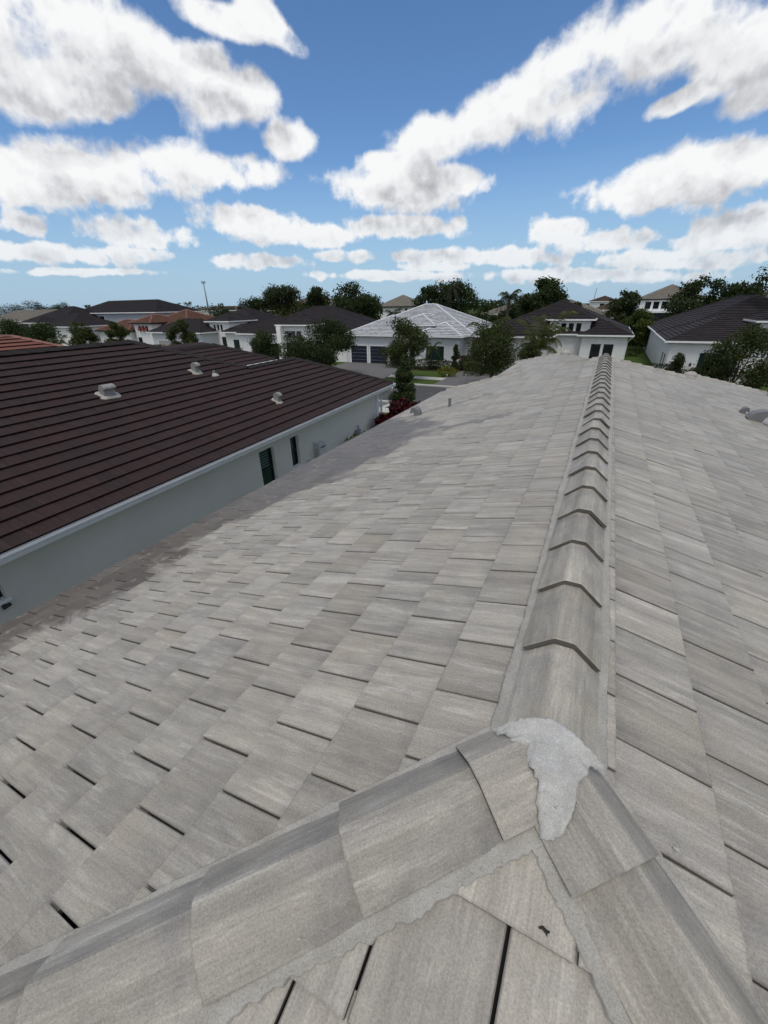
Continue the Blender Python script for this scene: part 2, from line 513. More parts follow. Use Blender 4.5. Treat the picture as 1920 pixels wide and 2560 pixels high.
M = dict(
    tile=mat_own_tile(), cap=mat_own_tile('grey_cap_tile', False),
    deck=plain('roof_underlay', (0.012, 0.012, 0.014), 0.9),
    mortar=mat_mortar('grey_mortar', (0.30, 0.288, 0.262), (0.365, 0.355, 0.33)), patch=mat_mortar('pale_cement', (0.37, 0.365, 0.35), (0.46, 0.458, 0.445)),
    butt=plain('dark_cut_edge', (0.095, 0.088, 0.076), 0.9, 0.3, 12),  # darker tone for the butt faces of the grey caps
    vent=plain('grey_sheet_metal', (0.16, 0.165, 0.17), 0.5, 0.12, 6),
    vent_light=plain('painted_vent', (0.22, 0.22, 0.21), 0.6, 0.2, 9),
    dtile=mat_dark_tile(), dcap=plain('dark_cap_tile', (0.022, 0.0185, 0.019), 0.8, 0.2, 4, spec=.2),
    rtile=mat_dark_tile('terracotta_tile', (0.17, 0.07, 0.052), (0.13, 0.058, 0.045), (0.22, 0.11, 0.085), (0.19, 0.075, 0.05)),
    rcap=plain('terracotta_cap', (0.19, 0.085, 0.065), 0.7, 0.2, 4),
    stucco=plain('white_stucco', (0.80, 0.80, 0.79), 0.85, 0.05, 0.8, bmp=0.25, bscale=40),
    stucco_grey=plain('pale_grey_stucco', (0.66, 0.64, 0.60), 0.85, 0.05, 0.7, bmp=0.35, bscale=45),
    stucco_blue=plain('blue_grey_stucco', (0.36, 0.40, 0.45), 0.85, 0.05, 0.7),
    stucco_mid=plain('light_grey_stucco', (0.62, 0.64, 0.66), 0.85, 0.05, 0.7),
    white=plain('white_trim', (0.76, 0.77, 0.78), 0.5, 0.05, 2),
    fascia=plain('white_aluminium', (0.66, 0.67, 0.69), 0.4, 0.06, 2),
    black=plain('black_metal', (0.012, 0.012, 0.013), 0.5),
    frame=plain('dark_bronze_frame', (0.010, 0.012, 0.013), 0.5),
    glass=mat_glass(), teal=mat_glass('green_glass', (0.012, 0.035, 0.032)),
    louver=plain('green_louvre', (0.055, 0.105, 0.092), 0.5),
    navy=plain('navy_door_paint', (0.010, 0.013, 0.030), 0.45, 0.1),
    red=plain('red_shutter', (0.17, 0.012, 0.014), 0.6), shutter=plain('black_shutter', (0.012, 0.012, 0.013), 0.6),
    beige=plain('beige_garage_paint', (0.36, 0.35, 0.33), 0.7),
    asphalt=plain('asphalt', (0.055, 0.056, 0.060), 0.9, 0.2, 1.2, bmp=0.5, bscale=90),
    concrete=plain('concrete', (0.40, 0.39, 0.37), 0.85, 0.1, 1.5),
    paver=plain('grey_pavers', (0.115, 0.112, 0.115), 0.85, 0.25, 6, bmp=0.4, bscale=20),
    grass=mat_grass(), bark=plain('tree_bark', (0.075, 0.062, 0.05), 0.9, 0.3, 8, bmp=0.6, bscale=30),
    mulch=plain('mulch', (0.04, 0.026, 0.018), 0.95, 0.3, 6),
    appliance=plain('white_enamel', (0.50, 0.52, 0.55), 0.35, 0.03), cable=plain('grey_conduit', (0.2, 0.2, 0.2), 0.5),
    steel=plain('galvanised_steel', (0.22, 0.24, 0.27), 0.5, metal=0.0),
    far_dark=mat_far_roof('dark_slate_tile', (0.034, 0.028, 0.030), (0.022, 0.019, 0.021), (0.055, 0.046, 0.046)),
    far_white=mat_far_roof('white_grey_tile', (0.50, 0.515, 0.54), (0.33, 0.345, 0.37), (0.55, 0.565, 0.59)),
    far_orange=mat_far_roof('orange_brown_tile', (0.145, 0.070, 0.047), (0.105, 0.052, 0.038), (0.18, 0.10, 0.07)),
    far_beige=mat_far_roof('beige_tile', (0.23, 0.21, 0.18), (0.17, 0.155, 0.135), (0.28, 0.26, 0.23)),
    far_brown=mat_far_roof('brown_tile', (0.105, 0.075, 0.06), (0.08, 0.056, 0.046), (0.13, 0.10, 0.08)),
    joint_white=plain('white_cap', (0.50, 0.52, 0.56), 0.7),
    leaf_oak=mat_leaf('oak_leaf', (0.030, 0.044, 0.014), (0.085, 0.105, 0.032)),
    leaf_dark=mat_leaf('dark_leaf', (0.022, 0.036, 0.012), (0.052, 0.074, 0.022)),
    leaf_bright=mat_leaf('bright_leaf', (0.045, 0.070, 0.016), (0.105, 0.140, 0.030)),
    leaf_mag=mat_leaf('magnolia_leaf', (0.024, 0.040, 0.014), (0.080, 0.100, 0.034), 0.4),
    leaf_yellow=mat_leaf('yellow_leaf', (0.085, 0.095, 0.012), (0.24, 0.235, 0.03)),
    leaf_red=mat_leaf('red_leaf', (0.035, 0.006, 0.010), (0.13, 0.018, 0.028)),
    leaf_palm=mat_leaf('palm_leaf', (0.032, 0.045, 0.012), (0.105, 0.115, 0.032)),
    leaf_dry=mat_leaf('dry_palm_leaf', (0.10, 0.045, 0.018), (0.19, 0.10, 0.04)),
    leaf_pine=mat_leaf('pine_needle', (0.022, 0.030, 0.012), (0.048, 0.060, 0.024)),
)

# ------------------------------------------------------------------ ground, street
def sheet(name, x0, x1, y0, y1, z, mat, kind='structure'):
    return mesh_obj(name, [(x0, y0, z), (x1, y0, z), (x1, y1, z), (x0, y1, z)], [(0, 1, 2, 3)], mat, kind=kind)


sheet('ground', -900, 900, -300, 1200, 0.0, M['grass'])
MB().box(-320, 160, 29.6, 37.1, -0.06, 0.012).obj('road', M['asphalt'], kind='structure')


def slabs(name, x0, x1, y0, y1, z, step=1.8, every=None):
    """a pavement of single slabs with recessed joints"""
    base = sheet(name, x0 - 40, x1 + 40, y0, y1, z - 0.012, M['mulch'])
    me = None
    n = int((x1 - x0) / step)
    for i in range(n):
        if me is None:
            me = MB().box(-step / 2 + 0.01, step / 2 - 0.01, y0 - (y0 + y1) / 2, (y1 - y0) / 2, -0.03, 0.012).obj('slab', M['concrete'], base).data
            o = base.children[0]
        else:
            o = inst('slab', me, base)
        o.location = (x0 + (i + .5) * step, (y0 + y1) / 2, z)
    for (a, b) in ((x0 - 40, x0), (x1, x1 + 40)):
        MB().box(a, b, y0, y1, z - 0.03, z + 0.008).obj('slab_run', M['concrete'], base)
    return base


slabs('far_sidewalk', -60, 20, 40.7, 42.15, 0.03)
slabs('near_sidewalk', -40, 10, 26.2, 27.5, 0.03)
for nm, y0, y1 in (('far_kerb', 37.1, 37.55), ('near_kerb', 29.15, 29.6)):
    MB().box(-320, 160, y0, y1, -0.02, 0.11).obj(nm, M['concrete'], kind='structure')


def paving(name, pts, z=0.03):
    return mesh_obj(name, [(x, y, z) for x, y in pts], [tuple(range(len(pts)))], M['paver'], kind='structure')


paving('driveway_white_house', [(-30.8, 50.2), (-30.0, 42.2), (-30.6, 37.56), (-19.5, 37.56), (-20.4, 42.2), (-21.4, 50.2)], 0.05)
paving('driveway_dark_neighbour', [(-22.5, 29.14), (-21.5, 19), (-14.9, 19), (-14.2, 29.14)], 0.05)
paving('driveway_dark_right', [(-14, 50.5), (-14, 37.56), (-5.5, 37.56), (-5.5, 50.5)], 0.05)
paving('driveway_shutter_house', [(-48.5, 48.6), (-48.5, 37.56), (-40, 37.56), (-40, 48.6)], 0.05)
paving('driveway_tower_house', [(-68, 48.6), (-68, 37.56), (-56, 37.56), (-56, 48.6)], 0.05)
MB().box(-15.4, -13.9, 24.6, 29.1, 0.0, 0.045).obj('front_path', M['concrete'], kind='structure')

# ------------------------------------------------------------------ the grey tiled house under the camera
SL = RAD(17.3)
T17 = math.tan(SL)
RX, RZ, APY = 0.085, 5.711, 0.94           # ridge axis, plane crossing height, start of the ridge
EX, W, TH, LIFT, GAP = 0.3195, W_TILE, 0.020, 0.028, 0.0044
TL = EX + 0.05
ZOFF = -(TH + LIFT * 0.5)


def ztop(y, L=TL): return ZOFF + TH + LIFT * (1 - y / L)


def clip_poly(poly, hp):
    """keep a*x+b*y<=c"""
    a, b, c = hp
    out = []
    for i in range(len(poly)):
        p, q = poly[i], poly[(i + 1) % len(poly)]
        dp, dq = a * p[0] + b * p[1] - c, a * q[0] + b * q[1] - c
        if dp <= 0: out.append(p)
        if dp * dq < 0:
            k = dp / (dp - dq)
            out.append((p[0] + (q[0] - p[0]) * k, p[1] + (q[1] - p[1]) * k))
    return out


def tile_geom(poly, x0, y0, L=TL, th=TH):
    """a tile cut to poly (plane coords), head at y0+L; returns local verts, faces, uv"""
    v, uv = [], []
    n = len(poly)
    for (x, y) in poly:
        v.append((x - x0, y - y0, ztop(y - y0, L)))
        uv.append((x - x0, y - y0))
    for (x, y) in poly:
        v.append((x - x0, y - y0, ztop(y - y0, L) - th))
        uv.append((x - x0, y - y0))
    f = [tuple(range(n)), tuple(range(2 * n - 1, n - 1, -1))]
    for i in range(n):
        j = (i + 1) % n
        f.append((i, n + i, n + j, j))
    return v, f, uv


def full_tile(w, L, gap, th=TH, ch=0.004):
    """full tile with eased edges"""
    x = w / 2 - gap
    v, uv, f = [], [], []
    rows = [(0, -th), (0, -ch), (ch, 0), (L, 0), (L, -th)]
    for (xx, dz) in ((-x, -ch * .8), (-x + ch, 0), (x - ch, 0), (x, -ch * .8)):
        for (y, z) in rows:
            v.append((xx, y, ztop(y, L) + (z if z < 0 else dz)))
            uv.append((xx, y))
    nr = len(rows)
    for c in range(3):
        for r in range(nr):
            r2 = (r + 1) % nr
            f.append((c * nr + r, (c + 1) * nr + r, (c + 1) * nr + r2, c * nr + r2)[::-1])
    f.append(tuple(range(nr))[::-1][::-1])
    f.append(tuple(range(3 * nr, 4 * nr))[::-1])
    return v, f, uv


def plane_matrix(O, A, U):
    A, U = Vector(A).normalized(), Vector(U).normalized()
    N = A.cross(U)
    return Matrix(((A.x, U.x, N.x, O[0]), (A.y, U.y, N.y, O[1]), (A.z, U.z, N.z, O[2]), (0, 0, 0, 1)))


class TileField:
    """tiles of several slopes of one roof: the ones that show largest become parts, the rest one part"""
    def __init__(s, root, mat, w=W, L=TL, e=EX, gap=GAP, seed=3):
        s.root, s.mat, s.w, s.L, s.e, s.gap = root, mat, w, L, e, gap
        s.items, s.rng = [], random.Random(seed)
        s.base = full_tile(w, L, gap)
    def slope(s, pm, cols, rows, x_off, y_off, inside, clips=(), par=0):
        for k in range(*rows):
            y0 = y_off + k * s.e
            for i in range(*cols):
                xc = x_off + i * s.w + (s.w / 2 if (k + par) % 2 else 0)
                if not inside(xc, y0 + s.e * .5): continue
                g = s.w / 2 - s.gap
                poly = [(xc - g, y0), (xc + g, y0), (xc + g, y0 + s.L), (xc - g, y0 + s.L)]
                n0, cut = poly, False
                for hp in clips:
                    if any(hp[0] * p[0] + hp[1] * p[1] > hp[2] for p in poly):
                        cut = True
                        poly = clip_poly(poly, hp)
                        if len(poly) < 3: break
                if len(poly) < 3: continue
                s.items.append((pm, xc, y0, poly if cut else None))
    def build(s, nmax, world=Matrix.Identity(4)):
        scored = []
        for it in s.items:
            pm, xc, y0, poly = it
            q = world @ pm @ Vector((xc, y0 + s.e / 2, 0))
            px, py, z = proj(q)
            vis = z > 0.2 and -120 < px < 2040 and -100 < py < 2680
            nrm = (world @ pm).to_3x3() @ Vector((0, 0, 1))
            cosv = max(0.0, (Vector(CAM) - q).normalized().dot(nrm))
            a = (cosv / max(z, .2) ** 2) if vis else 0
            if poly is not None:
                ar = abs(sum(poly[i][0] * poly[(i + 1) % len(poly)][1] - poly[(i + 1) % len(poly)][0] * poly[i][1] for i in range(len(poly)))) / 2
                a *= ar / (s.w * s.L)
                if ar < 0.004: continue
            scored.append((a, it))
        scored.sort(key=lambda k: -k[0])
        me = None
        V, F, UV, RN = [], [], [], []
        for n, (a, (pm, xc, y0, poly)) in enumerate(scored):
            jit = Matrix.Translation((0, 0, s.rng.uniform(-.0012, .0022))) @ Matrix.Rotation(s.rng.gauss(0, .004), 4, 'X') @ Matrix.Rotation(s.rng.gauss(0, .0022), 4, 'Y') @ Matrix.Rotation(s.rng.gauss(0, .0025), 4, 'Z')
            mw = pm @ Matrix.Translation((xc, y0, 0)) @ jit
            if n < nmax and a > 0:
                if poly is None:
                    if me is None:
                        o = mesh_obj('tile', s.base[0], s.base[1], s.mat, s.root, uv=s.base[2])
                        me = o.data
                    else:
                        o = inst('tile', me, s.root)
                else:
                    v, f, uv = tile_geom(poly, xc, y0, s.L)
                    o = mesh_obj('tile', v, f, s.mat, s.root, uv=uv)
                o.matrix_local = mw
            else:
                v, f, uv = s.base if poly is None else tile_geom(poly, xc, y0, s.L)
                b = len(V)
                V += [tuple(mw @ Vector(p)) for p in v]
                F += [tuple(i + b for i in q) for q in f]
                UV += uv
                rr = s.rng.random()
                RN += [rr] * len(v)
        if V: mesh_obj('tile_field', V, F, s.mat, s.root, uv=UV, rnd=RN, kind='stuff')


own = thing('grey_tiled_house', 'house under a weathered pale grey flat tile roof with a cement patch on its ridge', 'house')
EAVE_D = 4.90 / math.cos(SL)                # slope length ridge to eave
RIDGE_Y1 = 12.1
cs, sn = math.cos(SL), math.sin(SL)
# slope frames: origin on the ridge axis, A along the eave, U up the slope (y = -distance from ridge)
pmL = plane_matrix((RX, 0, RZ), (0, -1, 0), (cs, 0, sn))      # x = -Y
pmR = plane_matrix((RX, 0, RZ), (0, 1, 0), (-cs, 0, sn))      # x = +Y
pmF = plane_matrix((RX, APY, RZ), (1, 0, 0), (0, cs, sn))     # hip end under the camera: x = X-RX
pmB = plane_matrix((RX, RIDGE_Y1, RZ), (-1, 0, 0), (0, -cs, sn))


def in_left(x, y):
    Y, d = -x, -y * cs
    if d < 0.02 or d > 4.92: return False
    if Y < APY - d - 0.15: return False
    lim = RIDGE_Y1 + d if d < 1.30 else (17.0 + (d - 1.30) if d < 3.28 else 14.3)
    return Y < lim


def in_right(x, y):
    Y, d = x, -y * cs
    if d < 0.02 or d > 4.92: return False
    if Y < APY - d - 0.15: return False
    lim = RIDGE_Y1 + d if d < 2.35 else (15.3 + (d - 2.35))
    return Y < lim


fld = TileField(own, M['tile'])
k0 = 0.737 / cs
fld.slope(pmL, (-66, 22), (-16, 3), -0.495 - W * 0.5, -k0, in_left, [(1.0, cs, -APY), (0, 1, -0.03)], par=1)
fld.slope(pmR, (-20, 66), (-16, 2), 1.475 + W * .5, -0.51 / cs, in_right, [(-1.0, cs, -APY), (0, 1, -0.03)])
fld.slope(pmF, (-24, 24), (-16, 2), 0.067 - RX + W, -(APY - 0.526) / cs, lambda x, y: -y * cs < 4.92 and abs(x) < -y * cs + .2, [(1, cs, 0), (-1, cs, 0), (0, 1, -.02)])
fld.build(300)

# underlay, far slopes, walls
d1, zE = 4.92, RZ - 4.92 * T17


def dk(pts, nm='underlay', mat='deck', off=-0.045):
    return mesh_obj(nm, [(x, y, z + off) for x, y, z in pts], [tuple(range(len(pts)))], M[mat], own)


A0, A1 = (RX, APY, RZ), (RX, RIDGE_Y1, RZ)
dk([A0, A1, (RX - 1.3, RIDGE_Y1 + 1.3, RZ - 1.3 * T17), (RX - 1.3, 17.0, RZ - 1.3 * T17), (RX - 3.28, 18.98, RZ - 3.28 * T17), (RX - 3.28, 14.3, RZ - 3.28 * T17), (RX - d1, 14.3, zE), (RX - d1, APY - d1, zE)])
dk([A1, A0, (RX + d1, APY - d1, zE), (RX + d1, 15.3 + d1 - 2.35, zE), (RX + 2.35, 15.3, RZ - 2.35 * T17), (RX + 2.35, RIDGE_Y1 + 2.35, RZ - 2.35 * T17)])
dk([A0, (RX - d1, APY - d1, zE), (RX + d1, APY - d1, zE)])
# slopes that face away (far hip end, inner sides of the two wings)
zl, zr = RZ - 1.3 * T17, RZ - 2.35 * T17
dk([A1, (RX - 1.3, RIDGE_Y1 + 1.3, zl), (RX - 0.6, RIDGE_Y1 + 2.6, zl - .25), (RX + 1.6, RIDGE_Y1 + 2.9, zr - .1), (RX + 2.35, RIDGE_Y1 + 2.35, zr)], 'far_slope', 'tile', 0.0)
dk([(RX - 1.3, RIDGE_Y1 + 1.3, zl), (RX - 1.3, 17.0, zl), (RX + 0.5, 18.8, zl - 1.8 * T17), (RX + 0.5, RIDGE_Y1 + 1.9, zl - 1.8 * T17)], 'wing_slope', 'tile', 0.0)
dk([(RX - 1.3, 17.0, zl), (RX - 3.28, 18.98, RZ - 3.28 * T17), (RX + 0.5, 18.8, zl - 1.8 * T17)], 'wing_slope', 'tile', 0.0)
dk([(RX + 2.35, RIDGE_Y1 + 2.35, zr), (RX + 1.2, RIDGE_Y1 + 2.6, zr - .3), (RX + .2, 17.3, zr - .75), (RX + 2.35, 15.3, zr)], 'wing_slope', 'tile', 0.0)
dk([(RX + 2.35, 15.3, zr), (RX + .2, 17.4, zr - .75), (RX + d1, 15.3 + d1 - 2.35, zE)], 'wing_slope', 'tile', 0.0)
MB().box(RX - 4.45, RX + 4.45, APY - 4.45, 13.9, 0, zE - 0.12).obj('wall', M['stucco'], own)
MB().box(RX - 2.9, RX + 4.3, 13.9, 16.2, 0, zE - 0.14).obj('wing_wall', M['stucco'], own)
fas = MB().box(RX - d1 - .01, RX - d1 + 0.03, APY - d1, 14.3, zE - 0.24, zE - 0.06).box(RX + d1 - .03, RX + d1 + .01, APY - d1, 17.8, zE - 0.24, zE - 0.06)
fas.box(RX - d1 + .04, RX - 4.4, APY - d1, 14.2, zE - .2, zE - .17).box(RX + 4.4, RX + d1 - .04, APY - d1, 14.2, zE - .2, zE - .17).box(RX - d1, RX + d1, APY - d1 - .01, APY - d1 + .03, zE - .245, zE - .065)
fas.obj('fascia', M['white'], own)

# ridge and hip caps: three-sided concrete caps, each end laid over the next
CREST = 0.092


def cap_mesh(L, raise_=0.022, th=0.020):
    prof = [(-.146, -.093), (-.044, -.006), (-.033, 0), (.033, 0), (.044, -.006), (.146, -.093)]
    inn = [(-.146 + .012, -.093 - .012), (-.036, -th - .003), (.036, -th - .003), (.146 - .012, -.093 - .012)]
    v, uv, f = [], [], []
    loop = prof + inn[::-1]
    n = len(loop)
    st = [(0.0, -0.003), (0.004, 0.0), (L * .5, 0.0), (L, 0.0)]
    for (y, sh) in st:
        for (x, z) in loop:
            k = 1 - 0.02 * y / L
            v.append((x * k, y, z + raise_ * (1 - y / L) + sh))
            uv.append((x * 1.0, y))
    for s_ in range(len(st) - 1):
        for i in range(n):
            j = (i + 1) % n
            f.append((s_ * n + i, s_ * n + j, (s_ + 1) * n + j, (s_ + 1) * n + i)[::-1])
    f.append((0, 9, 8, 1)[::1])
    f += [(1, 8, 2), (2, 8, 7, 3), (3, 7, 4), (4, 7, 6, 5)]
    b = (len(st) - 1) * n
    f.append(tuple(b + i for i in range(n))[::-1])
    return v, f, uv


cv, cf, cuv = cap_mesh(0.47, .031, .022)
short_cap = cap_mesh(0.30, .031, .022)
cap_me = None


def put_cap(name, root, mat, O, D, rollj=0.0, me=None, geom=None):
    """O: crest point at the butt end, D: direction from the butt to the covered end"""
    D = Vector(D).normalized()
    X = D.cross(Vector((0, 0, 1))).normalized()
    Z = X.cross(D)
    mw = Matrix(((X.x, D.x, Z.x, O[0]), (X.y, D.y, Z.y, O[1]), (X.z, D.z, Z.z, O[2]), (0, 0, 0, 1))) @ Matrix.Rotation(rollj, 4, 'Y')
    if me is None:
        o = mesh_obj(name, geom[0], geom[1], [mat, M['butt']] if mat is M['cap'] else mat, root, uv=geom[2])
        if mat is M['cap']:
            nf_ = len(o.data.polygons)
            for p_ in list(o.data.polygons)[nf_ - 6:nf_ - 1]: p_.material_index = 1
    else:
        o = inst(name, me, root)
    o.matrix_local = mw
    return o.data


crng = random.Random(11)
y = 1.364 - 0.42
k = -1
while y < RIDGE_Y1 - 0.2:
    if y < 1.0:
        put_cap('ridge_tile', own, M['cap'], (RX, y - .03, RZ + CREST - .018), (0, 1, 0), 0, None, cap_mesh(.50, .004, .026))
        y += 0.42
        continue
    cap_me = put_cap('ridge_tile', own, M['cap'], (RX + crng.gauss(0, .002), y, RZ + CREST - 0.018 + crng.gauss(0, .0015)), (0, 1, crng.gauss(0, .002)), crng.gauss(0, .01), cap_me, (cv, cf, cuv))
    y += 0.42
put_cap('ridge_tile', own, M['cap'], (RX, RIDGE_Y1 - .05, RZ + CREST - .02), (0, 1, -0.2), 0, cap_me)
hipd = math.sqrt(2)


def hip_caps(ax, ay, az, dx, dy, n, first, step=0.42, crest=CREST - 0.020):
    """caps down a hip that starts at (ax,ay,az) and falls along (dx,dy)"""
    hl = math.hypot(dx, dy)
    dx, dy = dx / hl, dy / hl
    dn = Vector((dx, dy, -T17 / hipd))
    ln = dn.length
    for i in range(n):
        s_ = first + i * step
        p = Vector((ax, ay, az + crest)) + dn / ln * s_
        top_ = i == 0 and first < .35
        put_cap('hip_tile', own, M['cap'], p, -dn + Vector((0, 0, crng.gauss(0, .002))), crng.gauss(0, .01), None if top_ else cap_me, short_cap)


HIP_L_FIRST, HIP_R_FIRST = 0.265, 0.325
hip_caps(RX, APY, RZ, -1, -1, 10, HIP_L_FIRST)
hip_caps(RX, APY, RZ, 1, -1, 10, HIP_R_FIRST)
hip_caps(RX, RIDGE_Y1, RZ, -1, 1, 4, .4, crest=CREST - .062)
hip_caps(RX, RIDGE_Y1, RZ, 1, 1, 8, .4, crest=CREST - .062)
hip_caps(RX - 1.3, 17.0, zl, -1, 1, 7, .4, crest=CREST - .062)
hip_caps(RX + 2.35, 15.3, zr, 1, 1, 9, .4, crest=CREST - .062)
for i in range(6):
    put_cap('hip_tile', own, M['cap'], (RX - d1 + .1 + i * .4, 14.28, zE + .035 + (i * .4 + .1) * T17), (1, 0, T17), 0, cap_me)
for (x_, y_, z_) in ((RX - 1.3, 17.0, zl), (RX + 2.35, 15.3, zr)):       # lumps of mortar over the far hip tops
    bm = bmesh.new()
    bmesh.ops.create_icosphere(bm, subdivisions=3, radius=0.14)
    for v_ in bm.verts: v_.co = Vector((v_.co.x * 1.2, v_.co.y * 1.1, v_.co.z * .75)) * (1 + .1 * math.sin(9 * v_.co.x + 5 * v_.co.y)) + Vector((x_, y_ - .02, z_ - .01))
    me_ = bpy.data.meshes.new('mortar_lump')
    bm.to_mesh(me_)
    me_.materials.append(M['mortar'])
    link(bpy.data.objects.new('mortar_lump', me_), own)


# mortar along the caps: irregular wedges between cap and tiles
def wob(t, s):
    return 0.55 * math.sin(t * 3.3 + s + 1.3 * math.sin(t * 1.9 + s)) + 0.3 * math.sin(t * 13.1 + 2.3 * s + math.sin(t * 5.3)) + 0.2 * math.sin(t * 37.7 + 1.7 * s + 2 * math.sin(t * 11)) + 0.24 * math.sin(t * 83 + s * 3.1 + 2 * math.sin(t * 23)) + .2 * math.sin(t * 171 + s + math.sin(t * 60))


def mortar_run(P, Q, side, slope_n, inner, zi, outer, amp, seed, n):
    """strip from P to Q (axis points on the plane crossing), side: unit vector outwards in the slope plane"""
    P, Q, side, N = Vector(P), Vector(Q), Vector(side).normalized(), Vector(slope_n).normalized()
    v, f = [], []
    L = (Q - P).length
    for i in range(n + 1):
        t = i / n
        a = P.lerp(Q, t)
        o = outer + amp * wob(t * L, seed)
        v += [a + side * inner + N * zi, a + side * (.150) + N * (zi + .010 + .003 * wob(t * L * 2.1, seed + 1)),
              a + side * ((.150 + o) / 2) + N * (zi * .5 + .011 + .002 * wob(t * L * 1.7, seed + 4)), a + side * (o - .005) + N * .0195, a + side * o + N * .016, a + side * (o + .001) + N * -.04]
    m_ = 6
    for i in range(n):
        for j in range(m_ - 1): f.append((i * m_ + j, (i + 1) * m_ + j, (i + 1) * m_ + j + 1, i * m_ + j + 1))
    return mesh_obj('mortar_strip', v, f, M['mortar'], own, smooth=True)


nLv, nRv, nFv = Vector((-T17, 0, 1)).normalized(), Vector((T17, 0, 1)).normalized(), Vector((0, -T17, 1)).normalized()
mortar_run((RX, APY - .03, RZ), (RX, RIDGE_Y1, RZ), (-cs, 0, -sn), nLv, .105, .012, .190, .008, 1.0, 900)
mortar_run((RX, APY - .03, RZ), (RX, RIDGE_Y1, RZ), (cs, 0, -sn), nRv, .105, .012, .186, .007, 5.0, 900)
HL, HR = Vector((-1, -1, -T17)).normalized(), Vector((1, -1, -T17)).normalized()
ap = Vector((RX, APY, RZ))


def outw(n, h, ref):
    s_ = n.cross(h)
    return s_ if s_.dot(Vector(ref)) > 0 else -s_


mortar_run(ap, ap + HL * 6.6, outw(nLv, HL, (-1, 1, 0)), nLv, .105, .008, .172, .006, 2.2, 900)
mortar_run(ap + HL * .1, ap + HL * 6.6, outw(nFv, HL, (1, -1, 0)), nFv, .105, .008, .186, .014, 3.3, 900)
mortar_run(ap + HR * .1, ap + HR * 6.6, outw(nFv, HR, (-1, -1, 0)), nFv, .105, .008, .182, .012, 4.1, 900)
mortar_run(ap, ap + HR * 6.6, outw(nRv, HR, (1, 1, 0)), nRv, .105, .008, .162, .004, 6.2, 900)


# cement patch moulded over the meeting of ridge and hips
def cap_h(lat): return -max(0.0, abs(lat) - .04) * .85


def roof_top(x, y):
    """height of the cap surfaces near the ridge end"""
    zs = []
    if y > APY - .12: zs.append(RZ + CREST - .016 + cap_h(x - RX))
    for sx in (-1, 1):
        ux, uy = sx / hipd, -1 / hipd
        s_ = (x - RX) * ux + (y - APY) * uy
        lat = (x - RX) * -uy + (y - APY) * ux
        if s_ > -.12: zs.append(RZ + CREST - .020 - s_ * T17 / hipd + cap_h(lat) + .036 * max(0, min(1, 1 - (HIP_L_FIRST - s_) / .27)))
    return max(zs) if zs else RZ


def pix_on_roof(px, py):
    d = ray(px, py)
    k_ = 0.6
    while k_ < 4:
        p = CAM + d * k_
        if p[2] <= roof_top(p[0], p[1]): break
        k_ += .004
    return p[0], p[1]


PO = [(540, 205), (570, 188), (600, 175), (640, 162), (680, 155), (730, 155), (780, 160), (820, 185), (860, 215), (895, 245), (930, 280), (960, 315), (985, 350), (1000, 375), (970, 375), (940, 362), (925, 385), (905, 400), (885, 425), (880, 455), (870, 520), (858, 560), (840, 600), (820, 628), (800, 640), (770, 652), (735, 640), (722, 590), (718, 540), (716, 490), (722, 440), (728, 390), (700, 365), (684, 345), (672, 315), (678, 285), (680, 262), (660, 262), (640, 255), (618, 250), (612, 236), (590, 232), (560, 226)]
po0 = [pix_on_roof(900 + a * .6148, 1700 + b * .6148) for a, b in PO]
po, prng_ = [], random.Random(4)
for i in range(len(po0)):
    (xa, ya), (xb, yb) = po0[i], po0[(i + 1) % len(po0)]
    for k_ in range(3):
        q_ = k_ / 3
        po.append((xa + (xb - xa) * q_ + prng_.gauss(0, .0026), ya + (yb - ya) * q_ + prng_.gauss(0, .0026)))


def inside_poly(x, y, P):
    c = False
    for i in range(len(P)):
        (x1, y1), (x2, y2) = P[i], P[i - 1]
        if (y1 > y) != (y2 > y) and x < (x2 - x1) * (y - y1) / (y2 - y1) + x1: c = not c
    return c


def edge_dist(x, y, P):
    best = 9
    for i in range(len(P)):
        (x1, y1), (x2, y2) = P[i], P[i - 1]
        dx, dy = x2 - x1, y2 - y1
        k_ = max(0, min(1, ((x - x1) * dx + (y - y1) * dy) / (dx * dx + dy * dy + 1e-12)))
        best = min(best, math.hypot(x - x1 - k_ * dx, y - y1 - k_ * dy))
    return best


def nearest(x, y):
    best = (9, x, y)
    for i in range(len(po)):
        (x1, y1), (x2, y2) = po[i], po[i - 1]
        dx, dy = x2 - x1, y2 - y1
        k_ = max(0, min(1, ((x - x1) * dx + (y - y1) * dy) / (dx * dx + dy * dy + 1e-12)))
        q_ = (math.hypot(x - x1 - k_ * dx, y - y1 - k_ * dy), x1 + k_ * dx, y1 + k_ * dy)
        best = min(best, q_)
    return best[1], best[2]


